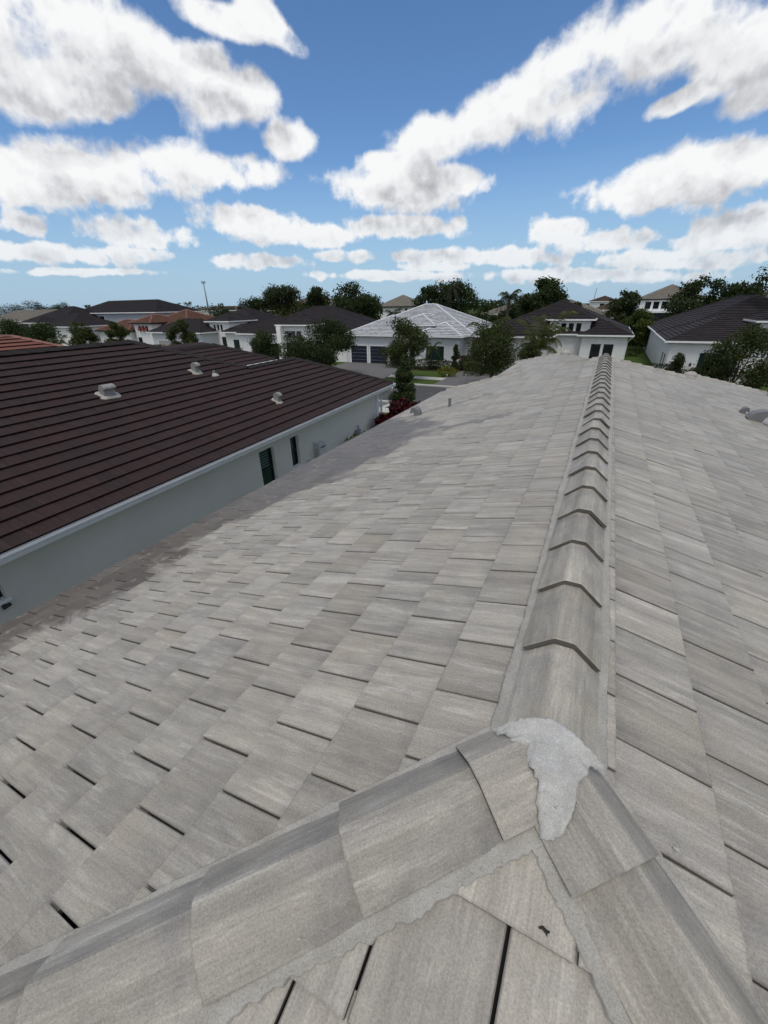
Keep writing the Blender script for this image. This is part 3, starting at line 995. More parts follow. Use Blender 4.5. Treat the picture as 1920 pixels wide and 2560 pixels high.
def cement_patch():
    x0, x1 = min(p[0] for p in po) - .02, max(p[0] for p in po) + .02
    y0, y1 = min(p[1] for p in po) - .02, max(p[1] for p in po) + .02
    st = .005
    nx, ny = int((x1 - x0) / st) + 1, int((y1 - y0) / st) + 1
    v, f, idx = [], [], {}
    prng = random.Random(5)

    def vert(i, j):
        if (i, j) not in idx:
            x, y_ = x0 + i * st, y0 + j * st
            ins = inside_poly(x, y_, po)
            if not ins: x, y_ = nearest(x, y_)
            e = edge_dist(x, y_, po) if ins else 0.0
            # mortar rounds the crease over: average the heights around
            zz = sum(roof_top(x + .03 * math.cos(a), y_ + .03 * math.sin(a)) for a in (0, 1.05, 2.09, 3.14, 4.19, 5.24)) / 6
            zz = max(zz, roof_top(x, y_) + .001)
            h = .006 * min(1, e / .005) ** .5 if ins else -.003
            idx[(i, j)] = len(v)
            v.append((x, y_, zz + h + (.0016 * wob(x * 9 + y_ * 5, 7) + .0012 * wob(y_ * 17 - x * 6, 3) if ins else 0)))
        return idx[(i, j)]
    for i in range(nx):
        for j in range(ny):
            xc, yc = x0 + (i + .5) * st, y0 + (j + .5) * st
            if sum(inside_poly(x0 + a_ * st, y0 + b_ * st, po) for a_, b_ in ((i, j), (i + 1, j), (i + 1, j + 1), (i, j + 1))) >= 1: f.append((vert(i, j), vert(i + 1, j), vert(i + 1, j + 1), vert(i, j + 1)))
    o = mesh_obj('cement_patch', v, f, M['patch'], own, smooth=True)
    o['label'] = 'pale rough cement patch smeared over the meeting of ridge and hips'


cement_patch()


# roof vents
def pipe(root, pm, at, r, h, mat='vent', flange=0.0, fm='mortar'):
    loc = (pm @ Matrix.Translation((at[0], at[1], 0))).to_translation()
    MB().tube([loc + Vector((0, 0, -.06)), loc + Vector((0, 0, h))], r, 10).obj('vent_pipe', M[mat], root, smooth=False)
    if flange: MB().tube([loc + Vector((0, 0, -.02)), loc + Vector((0, 0, .03)), loc + Vector((0, 0, .07))], [flange, flange * .8, r], 12).obj('flange', M[fm], root)




def hook_vent(root, pm, at, prof, width, mat='vent', name='roof_vent'):
    """sheet metal vent: outline in (downslope, up), extruded across"""
    loc = (pm @ Matrix.Translation((at[0], at[1], 0))).to_translation()
    dn = -(pm.to_3x3() @ Vector((0, 1, 0)))
    dn.z = 0
    dn.normalize()
    side = Vector((0, 0, 1)).cross(dn)
    o = MB().extrude(prof, loc - side * width / 2, dn, (0, 0, 1), side, width).obj(name, M[mat], root)
    bm_ = bmesh.new()
    bm_.from_mesh(o.data)
    bmesh.ops.recalc_face_normals(bm_, faces=bm_.faces[:])
    bmesh.ops.bevel(bm_, geom=bm_.edges[:], offset=.006, segments=1, affect='EDGES')
    bm_.to_mesh(o.data)
    bm_.free()
    return o


HOOK = [(0, .02), (.06, .11), (.12, .155), (.19, .19), (.28, .212), (.38, .21), (.45, .195), (.51, .16), (.54, .125), (.556, .087), (.556, .02), (.50, .025), (.457, .037), (.42, .065), (.395, .074), (.365, .065), (.346, .037), (.31, -.07), (.27, -.17), (.11, -.10)]
def on_slope(px, py, sgn):
    """picture point on the left (-1) or right (+1) slope -> plane coords"""
    d_ = ray(px, py)
    n_ = np.array([sgn * T17, 0, 1.0])
    p_ = CAM + d_ * ((n_ @ (np.array([RX, 0, RZ]) - CAM)) / (n_ @ d_))
    return sgn * p_[1], -abs(p_[0] - RX) / cs


hook_vent(own, pmR, on_slope(1864, 1044, 1), [(x * .80, z_ * .80) for x, z_ in HOOK], .20)
hook_vent(own, pmR, on_slope(1849, 1030, 1), [(x * .26, z_ * .55) for x, z_ in HOOK], .12)
hook_vent(own, pmL, on_slope(1052, 1036, -1), [(x * .46, z_ * .86) for x, z_ in HOOK], .20)
pipe(own, pmL, (-9.81, -(RX + 3.15) / cs), .036, .20)

# ------------------------------------------------------------------ the dark brown neighbour
T22 = math.tan(RAD(22.6))
c22, s22 = math.cos(RAD(22.6)), math.sin(RAD(22.6))
DKR, DKZ, EVZ = RAD(3.0), 5.95, 3.47
dark = thing('dark_tiled_house', 'pale grey stucco house under a long dark brown tile roof with white gutters', 'house', (-8.11, 0, 0), DKR)
dkw = Matrix.Translation((-8.11, 0, 0)) @ Matrix.Rotation(DKR, 4, 'Z')
DW = 5.97                                    # half width of the main roof
pmD = plane_matrix((0, 0, EVZ), (0, 1, 0), (-c22, 0, s22))    # x = v, y = distance up the slope from the eave


def in_dark(x, y):
    d = y * c22
    if d > DW - .05 or d < -0.02 or x < -14: return False
    return x < (19.0 - d if d < 3.39 else 15.92 - d)


TH_KEEP, LIFT_KEEP = TH, LIFT
TH, LIFT = 0.018, 0.052
ZOFF = -(TH + LIFT * .5) + .02
df = TileField(dark, M['dtile'], w=.300, L=.385, e=.335, gap=.0008, seed=9)
df.slope(pmD, (-46, 66), (0, 20), 0.1, -.04, in_dark, [(1, c22, 19.0), (0, 1, DW / c22 - .02)])
df.build(300, dkw)
TH, LIFT = TH_KEEP, LIFT_KEEP
ZOFF = -(TH + LIFT * .5)
zB, zD = EVZ + 3.39 * T22, EVZ + DW * T22
mesh_obj('underlay', [(x, y_, z - .03) for x, y_, z in [(0, -16, EVZ), (0, 19, EVZ), (-3.39, 15.61, zB), (-3.39, 12.53, zB), (-DW, 9.95, zD), (-DW, -16, zD)]], [tuple(range(6))], M['deck'], dark)


def stepped_plane(root, mat, O, A, U, rows, span, e, name='tile_field', up_=.04):
    """courses of one slope as real steps; span(y) -> (x0, x1) in plane coords"""
    A, U = Vector(A).normalized(), Vector(U).normalized()
    N = A.cross(U)
    O = Vector(O)
    v, f, uv, rn = [], [], [], []
    rr = random.Random(len(name) + rows)
    for k_ in range(rows):
        y0, y1 = k_ * e, (k_ + 1) * e
        a0, b0 = span(y0)
        a1, b1 = span(y1)
        if b0 - a0 < .02: break
        if b1 < a1: a1 = b1 = (a1 + b1) / 2
        b = len(v)
        for (x, y_, h) in ((a0, y0, 0), (b0, y0, 0), (b0, y0, up_), (a0, y0, up_), (b1, y1, .004), (a1, y1, .004)):
            v.append(O + A * x + U * y_ + N * h)
            uv.append((x, y_ - y0))
        f += [(b, b + 1, b + 2, b + 3), (b + 3, b + 2, b + 4, b + 5)]
        r_ = rr.random()
        rn += [r_] * 6
    return mesh_obj(name, v, f, mat, root, uv=uv, rnd=rn, kind='stuff')


# slopes that turn away from here, and the entry roof behind
mesh_obj('far_slope', [(-DW, 9.95, zD), (-DW, -16, zD), (-2 * DW, -16, EVZ), (-2 * DW, 15.92, EVZ)], [(0, 1, 2, 3)], M['dcap'], dark)
mesh_obj('front_slope', [(-DW, 9.95, zD), (-2 * DW, 15.92, EVZ), (0, 15.92, EVZ)], [(0, 1, 2)], M['dcap'], dark)
mesh_obj('wing_slope', [(-3.39, 15.61, zB), (-3.39, 12.53, zB), (-6.78, 9.2, EVZ), (-6.78, 19, EVZ)], [(0, 1, 2, 3)], M['dcap'], dark)
mesh_obj('wing_front', [(-3.39, 15.61, zB), (-6.78, 19, EVZ), (0, 19, EVZ)], [(0, 1, 2)], M['dcap'], dark)
EU, EV_, EZ, EW = -6.5, 18.3, 4.45, 2.05      # entry roof: right eave, front, eave height, half width
stepped_plane(dark, M['dtile'], (EU, 8, EZ), (0, 1, 0), (-c22, 0, s22), 8, lambda y_: (0, EV_ - 8 - y_ * c22), .335)
mesh_obj('entry_slope', [(EU - EW, 8, EZ + EW * T22), (EU - EW, EV_ - EW, EZ + EW * T22), (EU - 2 * EW, EV_, EZ), (EU - 2 * EW, 8, EZ)], [(0, 1, 2, 3)], M['dcap'], dark)
mesh_obj('entry_front', [(EU - EW, EV_ - EW, EZ + EW * T22), (EU, EV_, EZ), (EU - 2 * EW, EV_, EZ)], [(0, 1, 2)], M['dcap'], dark)
MB().box(EU, EU + .12, 9, EV_ + .05, EZ - .13, EZ - .005).obj('entry_gutter', M['white'], dark)
MB().box(EU - 2 * EW + .4, EU - .4, 15.45, EV_ - .4, 0, EZ - .02).obj('entry_wall', M['stucco_grey'], dark)

dcv, dcf, dcuv = cap_mesh(.46, .02)
dk_me = None


def dark_caps(P, Q, step=.40, raise_=.075, name='ridge_tile'):
    global dk_me
    P, Q = Vector(P), Vector(Q)
    n = int((Q - P).length / step)
    for i in range(n):
        p = P.lerp(Q, i / n) + Vector((0, 0, raise_))
        dk_me = put_cap(name, dark, M['dcap'], p, Q - P, crng.gauss(0, .012), dk_me, (dcv, dcf, dcuv))


dark_caps((-DW, -6, zD), (-DW, 9.95, zD))
dark_caps((-3.39, 12.53, zB), (-DW, 9.95, zD), name='hip_tile')
dark_caps((-3.39, 15.61, zB), (-3.39, 12.53, zB))
dark_caps((0, 19, EVZ), (-3.39, 15.61, zB), name='hip_tile')
dark_caps((EU, EV_, EZ), (EU - EW, EV_ - EW, EZ + EW * T22), name='hip_tile')
dark_caps((EU - EW, EV_ - EW, EZ + EW * T22), (EU - EW, 9, EZ + EW * T22))
dark_caps((-6.78, 19, EVZ), (-3.39, 15.61, zB), name='hip_tile')

# wall with window openings, gutter, soffit, downspouts
WU = -0.62
WIN = [(1.15, 2.16, 2.36, 2.96, False), (9.30, 10.05, 1.42, 2.84, True), (10.98, 11.48, 1.72, 2.83, True)]
wv, wf = [], []
vs_ = sorted([-16.0, 18.55] + [w_[0] for w_ in WIN] + [w_[1] for w_ in WIN])
for a, b in zip(vs_[:-1], vs_[1:]):
    w_ = [q for q in WIN if q[0] <= a + 1e-6 and q[1] >= b - 1e-6]
    for (z0, z1) in ([(0, 3.30)] if not w_ else [(0, w_[0][2]), (w_[0][3], 3.30)]):
        n_ = len(wv)
        wv += [(WU, a, z0), (WU, b, z0), (WU, b, z1), (WU, a, z1)]
        wf.append((n_, n_ + 1, n_ + 2, n_ + 3))
MBw = MB()
MBw.v, MBw.f = wv, wf
MBw.add([(WU, 18.55, 0), (-6.2, 18.55, 0), (-6.2, 18.55, 3.3), (WU, 18.55, 3.3)], [(0, 1, 2, 3)])
MBw.obj('wall', M['stucco_grey'], dark)
MB().box(-6.2, -6.0, 15.5, 18.5, 0, 3.3).box(-11.4, -11.2, -16, 15.4, 0, 3.3).box(-11.2, -6.2, 15.2, 15.4, 0, 3.3).obj('far_wall', M['stucco_grey'], dark)
MB().box(WU + .006, WU + .03, 18.25, 18.58, 0, 3.26).obj('corner_board', M['white'], dark)
for (a, b, z0, z1, lv) in WIN:
    dp = .14
    wn = MB().add([(WU, a, z0), (WU - dp, a, z0), (WU - dp, a, z1), (WU, a, z1), (WU, b, z0), (WU - dp, b, z0), (WU - dp, b, z1), (WU, b, z1)], [(0, 1, 2, 3), (7, 6, 5, 4), (2, 6, 7, 3), (1, 0, 4, 5)]).obj('window', M['stucco'], dark)
    fr = MB()
    t_ = .045
    fr.box(WU - dp - .03, WU - dp + .02, a, a + t_, z0, z1).box(WU - dp - .03, WU - dp + .02, b - t_, b, z0, z1).box(WU - dp - .028, WU - dp + .022, a + t_, b - t_, z0, z0 + t_).box(WU - dp - .028, WU - dp + .022, a + t_, b - t_, z1 - t_, z1)
    zm = z0 + (z1 - z0) * .5
    fr.box(WU - dp - .026, WU - dp + .026, a + t_, b - t_, zm - .03, zm + .03)
    fr.obj('frame', M['frame'], wn)
    MB().box(WU - dp - .05, WU - dp - .035, a + t_, b - t_, z0 + t_, z1 - t_).obj('pane', M['teal'], wn)
    if lv:
        n_ = 7
        zl0, zl1 = zm + .04, z1 - t_
        for k_ in range(n_):
            zc = zl0 + (k_ + .5) * (zl1 - zl0) / n_
            h_ = (zl1 - zl0) / n_ * .32
            MB().add([(WU - dp - .02, a + t_, zc - h_), (WU - dp - .02, b - t_ - .1, zc - h_), (WU - dp - .045, b - t_ - .1, zc + h_), (WU - dp - .045, a + t_, zc + h_),
                      (WU - dp - .027, a + t_, zc - h_), (WU - dp - .027, b - t_ - .1, zc - h_), (WU - dp - .052, b - t_ - .1, zc + h_), (WU - dp - .052, a + t_, zc + h_)],
                     [(0, 1, 2, 3), (7, 6, 5, 4), (0, 4, 5, 1), (3, 2, 6, 7), (0, 3, 7, 4), (1, 5, 6, 2)]).obj('louvre_slat', M['louver'], wn)
    MB().box(WU - .001, WU + .035, a - .05, b + .05, z0 - .07, z0 - .002).obj('sill', M['stucco'], wn)
gp = [(0, -.15), (.0, -.0), (.004, -.0), (.004, -.14), (.085, -.14), (.104, -.065), (.118, -.03), (.118, .008), (.124, .008), (.126, -.032), (.110, -.07), (.09, -.15)]
MB().extrude(gp, (-.02, -16, EVZ - .03), (1, 0, 0), (0, 0, 1), (0, 1, 0), 35.15).obj('gutter', M['fascia'], dark)
MB().box(-.06, -.025, -16, 19.0, EVZ - .20, EVZ - .01).obj('fascia', M['fascia'], dark)
MB().box(WU - .01, -.065, -16, 18.9, EVZ - .19, EVZ - .17).obj('soffit', M['white'], dark)
MB().box(-6.8, -.062, 18.6, 19.0, EVZ - .188, EVZ - .172).obj('soffit', M['white'], dark)
MB().box(-6.8, .1, 19.0, 19.12, EVZ - .15, EVZ - .03).obj('gutter', M['fascia'], dark)
MB().tube([(.05, 18.72, EVZ - .13), (.05, 18.72, EVZ - .24), (-.02, 18.72, EVZ - .34), (-.35, 18.72, EVZ - .44), (-.50, 18.70, EVZ - .56), (-.52, 18.69, EVZ - .8), (-.52, 18.69, .1)], .052, 8).obj('downspout', M['white'], dark, smooth=True)
pmDv = pmD
HOOD = [(0, -.1), (0, .16), (.02, .22), (.06, .265), (.12, .285), (.19, .28), (.25, .255), (.29, .22), (.30, .17), (.26, .165), (.22, .15), (.20, .12), (.20, -.1)]


def hood_vent(v_, u_, w_, k_, fl):
    hook_vent(dark, pmD, (v_, u_ / c22), [(x * k_, z_ * k_) for x, z_ in HOOD], w_, 'vent_light')
    fr_ = random.Random(int(v_ * 10))
    ring, N_ = [], 26
    for q_ in range(N_):
        a_ = 2 * math.pi * q_ / N_
        kk = fr_.uniform(.85, 1.12)
        ring.append((fl[0] * kk * math.copysign(abs(math.cos(a_)) ** .6, math.cos(a_)), -.1 * k_ + fl[1] * kk * math.copysign(abs(math.sin(a_)) ** .6, math.sin(a_))))
    vv = [(x, y_, .0) for x, y_ in ring] + [(x * .85, y_ * .85, .05) for x, y_ in ring] + [(0, -.1 * k_, .055)]
    ff = [(q_, (q_ + 1) % N_, N_ + (q_ + 1) % N_, N_ + q_) for q_ in range(N_)] + [(N_ + q_, N_ + (q_ + 1) % N_, 2 * N_) for q_ in range(N_)]
    mesh_obj('flange', vv, ff, M['mortar'], dark).matrix_local = pmD @ Matrix.Translation((v_, u_ / c22, 0))


hood_vent(6.92, 3.50, .33, .95, (.29, .24))
hood_vent(10.31, 3.80, .15, 1.05, (.20, .22))
hood_vent(11.36, 1.34, .15, 1.0, (.18, .20))
pipe(dark, pmD, (10.80, 3.37 / c22), .045, .16, 'vent_light', .16)


def dloc(u, v, z): return dkw @ Vector((u, v, z))


# things on the neighbour's wall
wh = thing('water_heater', 'white wall mounted tankless water heater beside the narrow shuttered window', 'water heater', dloc(WU, 12.65, 0), DKR)
hb = MB().box(.0, .27, -.24, .24, 1.52, 2.20).obj('casing', M['appliance'], wh)
bm = bmesh.new()
bm.from_mesh(hb.data)
bmesh.ops.bevel(bm, geom=bm.edges[:], offset=.02, segments=2, affect='EDGES')
bm.to_mesh(hb.data)
bm.free()
MB().box(.272, .28, -.16, .16, 2.03, 2.075).obj('exhaust_slot', M['black'], wh)
for k_ in range(6): MB().box(.04, .23, -.245, -.238, 1.62 + k_ * .07, 1.645 + k_ * .07).obj('vent_slot', M['cable'], wh)
MB().box(.03, .2, -.14, .14, 1.42, 1.52).obj('valve_box', M['black'], wh)
MB().tube([(.1, -.1, 1.45), (.1, -.1, 1.2)], .02, 6).tube([(.1, .05, 1.45), (.1, .05, 1.2)], .02, 6).obj('water_pipe', M['cable'], wh)
MB().box(.0, .05, -.26, -.18, 2.2, 2.28).obj('bracket', M['appliance'], wh)
ob = thing('outlet_box', 'small white weatherproof outlet box wired to the water heater', 'outlet box', dloc(WU, 11.98, 0), DKR)
MB().box(0, .09, -.07, .07, 1.50, 1.72).obj('cover', M['appliance'], ob)
MB().tube([(.045, .07, 1.58), (.05, .22, 1.52), (.06, .36, 1.53), (.08, .48, 1.46)], .012, 6).obj('cable', M['cable'], ob)
eb = thing('meter_box', 'grey utility meter box on the neighbour wall above low shrubs', 'meter box', dloc(WU, 16.0, 0), DKR)
MB().box(0, .16, -.17, .17, 1.38, 1.82).obj('casing', M['steel'], eb)
MB().tube([(.08, .08, 1.82), (.08, .08, 2.02)], .03, 8).obj('conduit', M['steel'], eb)
cl = thing('security_camera', 'small black camera fixed under the high window of the neighbour wall', 'camera', dloc(WU, 2.06, .06), DKR)
MB().tube([(0, 0, 2.2), (.08, 0, 2.2)], .03, 8).tube([(.08, -.05, 2.18), (.08, .08, 2.2)], .035, 8).obj('casing', M['black'], cl)


# ------------------------------------------------------------------ houses farther off: hip roofed blocks with real courses
def hip_block(root, x0, x1, y0, y1, z0, mat_r, mat_c, mat_w, t=T22, over=.45, e=.33, wall=True, wall_z0=0.0, trim='white', gut=True, caps=True, up_=.07):
    """roof rectangle x0..x1, y0..y1 with eaves at z0"""
    w = min(x1 - x0, y1 - y0) / 2
    n = max(1, int(w / e))
    e = w / n
    v, f = [], []
    for k_ in range(n):
        a, b = k_ * e, (k_ + 1) * e
        za, zb = z0 + a * t, z0 + b * t
        ra = [(x0 + a, y0 + a), (x1 - a, y0 + a), (x1 - a, y1 - a), (x0 + a, y1 - a)]
        rb = [(x0 + b, y0 + b), (x1 - b, y0 + b), (x1 - b, y1 - b), (x0 + b, y1 - b)]
        q = len(v)
        v += [(x, y_, za + up_ - .02) for x, y_ in ra] + [(x, y_, za + up_) for x, y_ in ra] + [(x, y_, zb + .004) for x, y_ in rb]
        for i in range(4):
            j = (i + 1) % 4
            f += [(q + i, q + j, q + 4 + j, q + 4 + i), (q + 4 + i, q + 4 + j, q + 8 + j, q + 8 + i)]
    mesh_obj('roof_tiles', v, f, mat_r, root, kind='stuff')
    a = w - .01
    mesh_obj('underlay', [(x0, y0, z0 - .01), (x1, y0, z0 - .01), (x1, y1, z0 - .01), (x0, y1, z0 - .01), (x0 + a, y0 + a, z0 - .01 + a * t), (x1 - a, y0 + a, z0 - .01 + a * t), (x1 - a, y1 - a, z0 - .01 + a * t), (x0 + a, y1 - a, z0 - .01 + a * t)],
             [(0, 1, 5, 4), (1, 2, 6, 5), (2, 3, 7, 6), (3, 0, 4, 7)], M['deck'], root)
    zt = z0 + w * t
    if caps:
        if (x1 - x0) > (y1 - y0): R0, R1 = (x0 + w, (y0 + y1) / 2, zt), (x1 - w, (y0 + y1) / 2, zt)
        else: R0, R1 = ((x0 + x1) / 2, y0 + w, zt), ((x0 + x1) / 2, y1 - w, zt)
        cn = [(x0, y0), (x1, y0), (x1, y1), (x0, y1)]
        for i, (x, y_) in enumerate(cn):
            top = min((R0, R1), key=lambda q_: (q_[0] - x) ** 2 + (q_[1] - y_) ** 2)
            strip_cap(root, (x, y_, z0), top, mat_c)
        if Vector(R0) != Vector(R1): strip_cap(root, R0, R1, mat_c)
    if gut:
        MB().box(x0 - .1, x1 + .1, y0 - .12, y0 - .004, z0 - .14, z0 + .01).box(x0 - .1, x1 + .1, y1 + .004, y1 + .12, z0 - .14, z0 + .01).box(x0 - .12, x0 - .004, y0, y1, z0 - .138, z0 + .008).box(x1 + .004, x1 + .12, y0, y1, z0 - .138, z0 + .008).obj('gutter', M[trim], root)
        MB().box(x0, x1, y0, y1, z0 - .19, z0 - .165).obj('soffit', M[trim], root)
    if wall: MB().box(x0 + over, x1 - over, y0 + over, y1 - over, wall_z0, z0 - .17).obj('wall', mat_w, root)
    return zt


def strip_cap(root, P, Q, mat, w=.13, h=.09):
    P, Q = Vector(P), Vector(Q)
    D = (Q - P).normalized()
    X = D.cross(Vector((0, 0, 1))).normalized()
    n = max(1, int((Q - P).length / .42))
    v, f = [], []
    for i in range(n):
        a, b = P.lerp(Q, i / n), P.lerp(Q, min(1, (i + 1.08) / n))
        q = len(v)
        for (p, k_) in ((a, .03), (b, .0)):
            for (x, z) in ((-w, 0), (-.04, h), (.04, h), (w, 0)): v.append(p + X * x + Vector((0, 0, z + k_)))
        f += [(q + j, q + j + 1, q + 5 + j, q + 4 + j) for j in range(3)] + [(q, q + 3, q + 2, q + 1)]
    return mesh_obj('ridge_cap', v, f, mat, root)


def window(root, x0, x1, z0, z1, y, split=True, glass='glass', trim='white', shutters=None, nx=1, frame='frame'):
    """window on a wall that faces -Y at y"""
    w = MB().box(x0 - .09, x1 + .09, y - .05, y - .003, z1, z1 + .1).box(x0 - .09, x1 + .09, y - .06, y - .002, z0 - .1, z0).box(x0 - .09, x0, y - .05, y - .004, z0, z1).box(x1, x1 + .09, y - .05, y - .004, z0, z1).obj('window', M[trim], root)
    MB().box(x0, x1, y - .012, y - .006, z0, z1).obj('pane', M[glass], w)
    fr = MB()
    t_ = .05
    fr.box(x0, x0 + t_, y - .04, y - .014, z0, z1).box(x1 - t_, x1, y - .04, y - .014, z0, z1).box(x0 + t_, x1 - t_, y - .038, y - .014, z0, z0 + t_).box(x0 + t_, x1 - t_, y - .038, y - .014, z1 - t_, z1)
    if split: fr.box(x0 + t_, x1 - t_, y - .036, y - .014, (z0 + z1) / 2 - .03, (z0 + z1) / 2 + .03)
    for k_ in range(1, nx): fr.box(x0 + (x1 - x0) * k_ / nx - .03, x0 + (x1 - x0) * k_ / nx + .03, y - .034, y - .014, z0 + t_, z1 - t_)
    fr.obj('frame', M[frame], w)
    if shutters:
        MB().add([(x0 - .03, y - .03, z1), (x1 + .03, y - .03, z1), (x1 + .03, y - .42, z0 + .1), (x0 - .03, y - .42, z0 + .1), (x0 - .03, y - .03, z1 + .04), (x1 + .03, y - .03, z1 + .04), (x1 + .03, y - .46, z0 + .1), (x0 - .03, y - .46, z0 + .1)],
                 [(0, 1, 2, 3), (7, 6, 5, 4), (0, 4, 5, 1), (2, 6, 7, 3), (1, 5, 6, 2), (0, 3, 7, 4)]).obj('shutter', M[shutters], w)
    return w


def side_window(root, x, y0, y1, z0, z1, glass='glass', sgn=1):
    a = x + sgn * .003
    w = MB().box(min(a, a + sgn * .05), max(a, a + sgn * .05), y0 - .09, y1 + .09, z0 - .1, z1 + .1).obj('window', M['white'], root)
    b = x + sgn * .056
    MB().box(min(b, b + sgn * .01), max(b, b + sgn * .01), y0, y1, z0, z1).obj('pane', M[glass], w)
    return w


def garage_door(root, x0, x1, h, y, mat, panels=5):
    d = MB().box(x0 - .16, x0, y - .06, y - .002, 0, h + .16).box(x1, x1 + .16, y - .06, y - .003, 0, h + .16).box(x0, x1, y - .058, y - .004, h, h + .16).obj('garage_door', M['white'], root)
    for k_ in range(panels): MB().box(x0, x1, y - .03, y - .008, .02 + k_ * h / panels, (k_ + 1) * h / panels - .012).obj('panel', M[mat], d)
    return d


def fdoor(root, x0, x1, h, y, mat='black'):
    d = MB().box(x0, x1, y - .03, y - .004, 0, h).obj('front_door', M[mat], root)
    MB().box(x0 + .15, x1 - .15, y - .036, y - .031, .3, h - .25).obj('pane', M['glass'], d)
    MB().tube([(x1 - .1, y - .07, 1.0), (x1 - .1, y - .07, 1.25)], .02, 6).obj('handle', M['steel'], d)
    return d


def house(name, label, group=None): return thing(name, label, 'house', group=group)


# white-roofed house across the street
h = house('white_roofed_house', 'light grey house with white grey tile roof and navy garage doors')
Rm, Cm, Wm = M['far_white'], M['joint_white'], M['stucco_mid']
hip_block(h, -31.5, -13.9, 51.6, 67.6, 3.5, Rm, Cm, Wm)
hip_block(h, -31.2, -21.2, 49.6, 60.5, 3.5, Rm, Cm, Wm)
hip_block(h, -21.3, -14.8, 49.5, 57.5, 3.5, Rm, Cm, Wm)
hip_block(h, -24.2, -18.9, 51.3, 58.5, 4.65, Rm, Cm, Wm)
garage_door(h, -30.15, -27.75, 2.15, 50.05, 'navy')
garage_door(h, -27.25, -24.85, 2.15, 50.05, 'navy')
garage_door(h, -24.35, -21.95, 2.15, 50.05, 'navy')
window(h, -23.0, -22.1, 3.35, 4.15, 51.75, False)
window(h, -21.7, -20.8, 3.35, 4.15, 51.75, False)
window(h, -19.4, -17.1, .75, 2.35, 49.95, True, 'teal', nx=2)
side_window(h, -15.25, 52.2, 52.9, 2.2, 2.9)
MB().tube([(-31.1, 49.9, 3.3), (-30.85, 50.0, 3.0), (-30.85, 50.0, .1)], .05, 6).obj('downspout', M['white'], h)

# dark house on the right of it, with a tower entry
h = house('dark_tower_house', 'white house with dark tile roof, tall entry block and triple upper windows')
Rm, Cm, Wm = M['far_dark'], M['dcap'], M['stucco']
hip_block(h, -14.4, 2.55, 55.9, 72.6, 3.5, Rm, Cm, Wm)
hip_block(h, -2.9, 2.6, 54.6, 63, 3.5, Rm, Cm, Wm)
hip_block(h, -6.75, -1.45, 56.1, 63, 5.05, Rm, Cm, Wm)
hip_block(h, -13.6, -5.2, 50.8, 62, 3.5, Rm, Cm, Wm)
for k_ in range(3): window(h, -5.0 + k_ * .82, -4.45 + k_ * .82, 3.75, 4.62, 56.55, False)
for k_ in range(2): window(h, -1.35 + k_ * 1.28, -.35 + k_ * 1.28, .75, 2.55, 55.05, True)
MB().box(-5.55, -3.25, 56.45, 56.56, .1, 2.95).obj('porch_opening', M['black'], h)
fdoor(h, -4.35, -3.4, 2.5, 56.44)
MB().box(-4.55, -4.42, 56.2, 56.44, 0, 2.95).box(-5.0, -4.4, 56.3, 56.4, 0, 2.9).obj('porch_column', M['stucco'], h)
garage_door(h, -12.4, -7.0, 2.2, 51.25, 'beige')
side_window(h, -5.65, 53, 53.8, 1.3, 2.4)
MB().tube([(2.62, 54.6, 3.32), (2.3, 54.9, 3.0), (2.2, 55.0, 2.8), (2.2, 55.0, .1)], .05, 6).obj('downspout', M['white'], h)

# far right dark roofed house
h = house('dark_hip_roof_house', 'white house with long dark hip roof behind a clipped hedge and leafy tree')
hip_block(h, 5.05, 14.2, 48.1, 60, 3.5, Rm, Cm, Wm)
hip_block(h, 5.15, 22.5, 54.2, 80, 3.5, Rm, Cm, Wm)
hip_block(h, 12.3, 17.6, 52.8, 60, 5.0, Rm, Cm, Wm)
window(h, 8.0, 9.3, .6, 2.5, 48.55, True, 'teal')
window(h, 9.6, 10.9, .6, 2.5, 48.55, True, 'teal')
window(h, 13.6, 14.6, 3.4, 4.5, 53.25, False)
side_window(h, 5.5, 49.6, 50.3, .9, 2.2, 'glass', -1)
side_window(h, 5.5, 51.6, 52.3, .9, 2.2, 'glass', -1)
MB().tube([(5.2, 48.2, 3.3), (5.6, 48.4, 3.0), (5.62, 48.45, 2.8), (5.62, 48.45, .1)], .05, 6).obj('downspout', M['white'], h)
MB().tube([(7.6, 48.5, 1.55), (7.45, 48.3, 1.55), (7.45, 48.3, 1.7)], .02, 6).box(7.37, 7.53, 48.22, 48.38, 1.35, 1.6).obj('wall_lamp', M['black'], h)

# house with black shutters
h = house('black_shutter_house', 'white house with dark roof, wide garage and black tilted shutters on its entry tower')
hip_block(h, -48.9, -29.8, 49.8, 65.6, 3.5, Rm, Cm, Wm)
hip_block(h, -48.9, -39.4, 48.5, 58, 3.5, Rm, Cm, Wm)
hip_block(h, -41.0, -35.8, 48.2, 56, 4.7, Rm, Cm, Wm)
garage_door(h, -46.6, -41.5, 2.2, 48.95, 'black')
for k_ in range(3): window(h, -39.75 + k_ * 1.0, -39.1 + k_ * 1.0, 3.0, 3.9, 48.65, False, shutters='shutter')
MB().box(-39.8, -37.0, 48.55, 48.66, 0.1, 2.4).obj('porch_opening', M['black'], h)
MB().box(-40.75, -40.05, 47.9, 48.6, 0, 4.5).obj('porch_column', M['stucco'], h)
window(h, -35, -33.6, .9, 2.4, 50.25, True, 'glass')

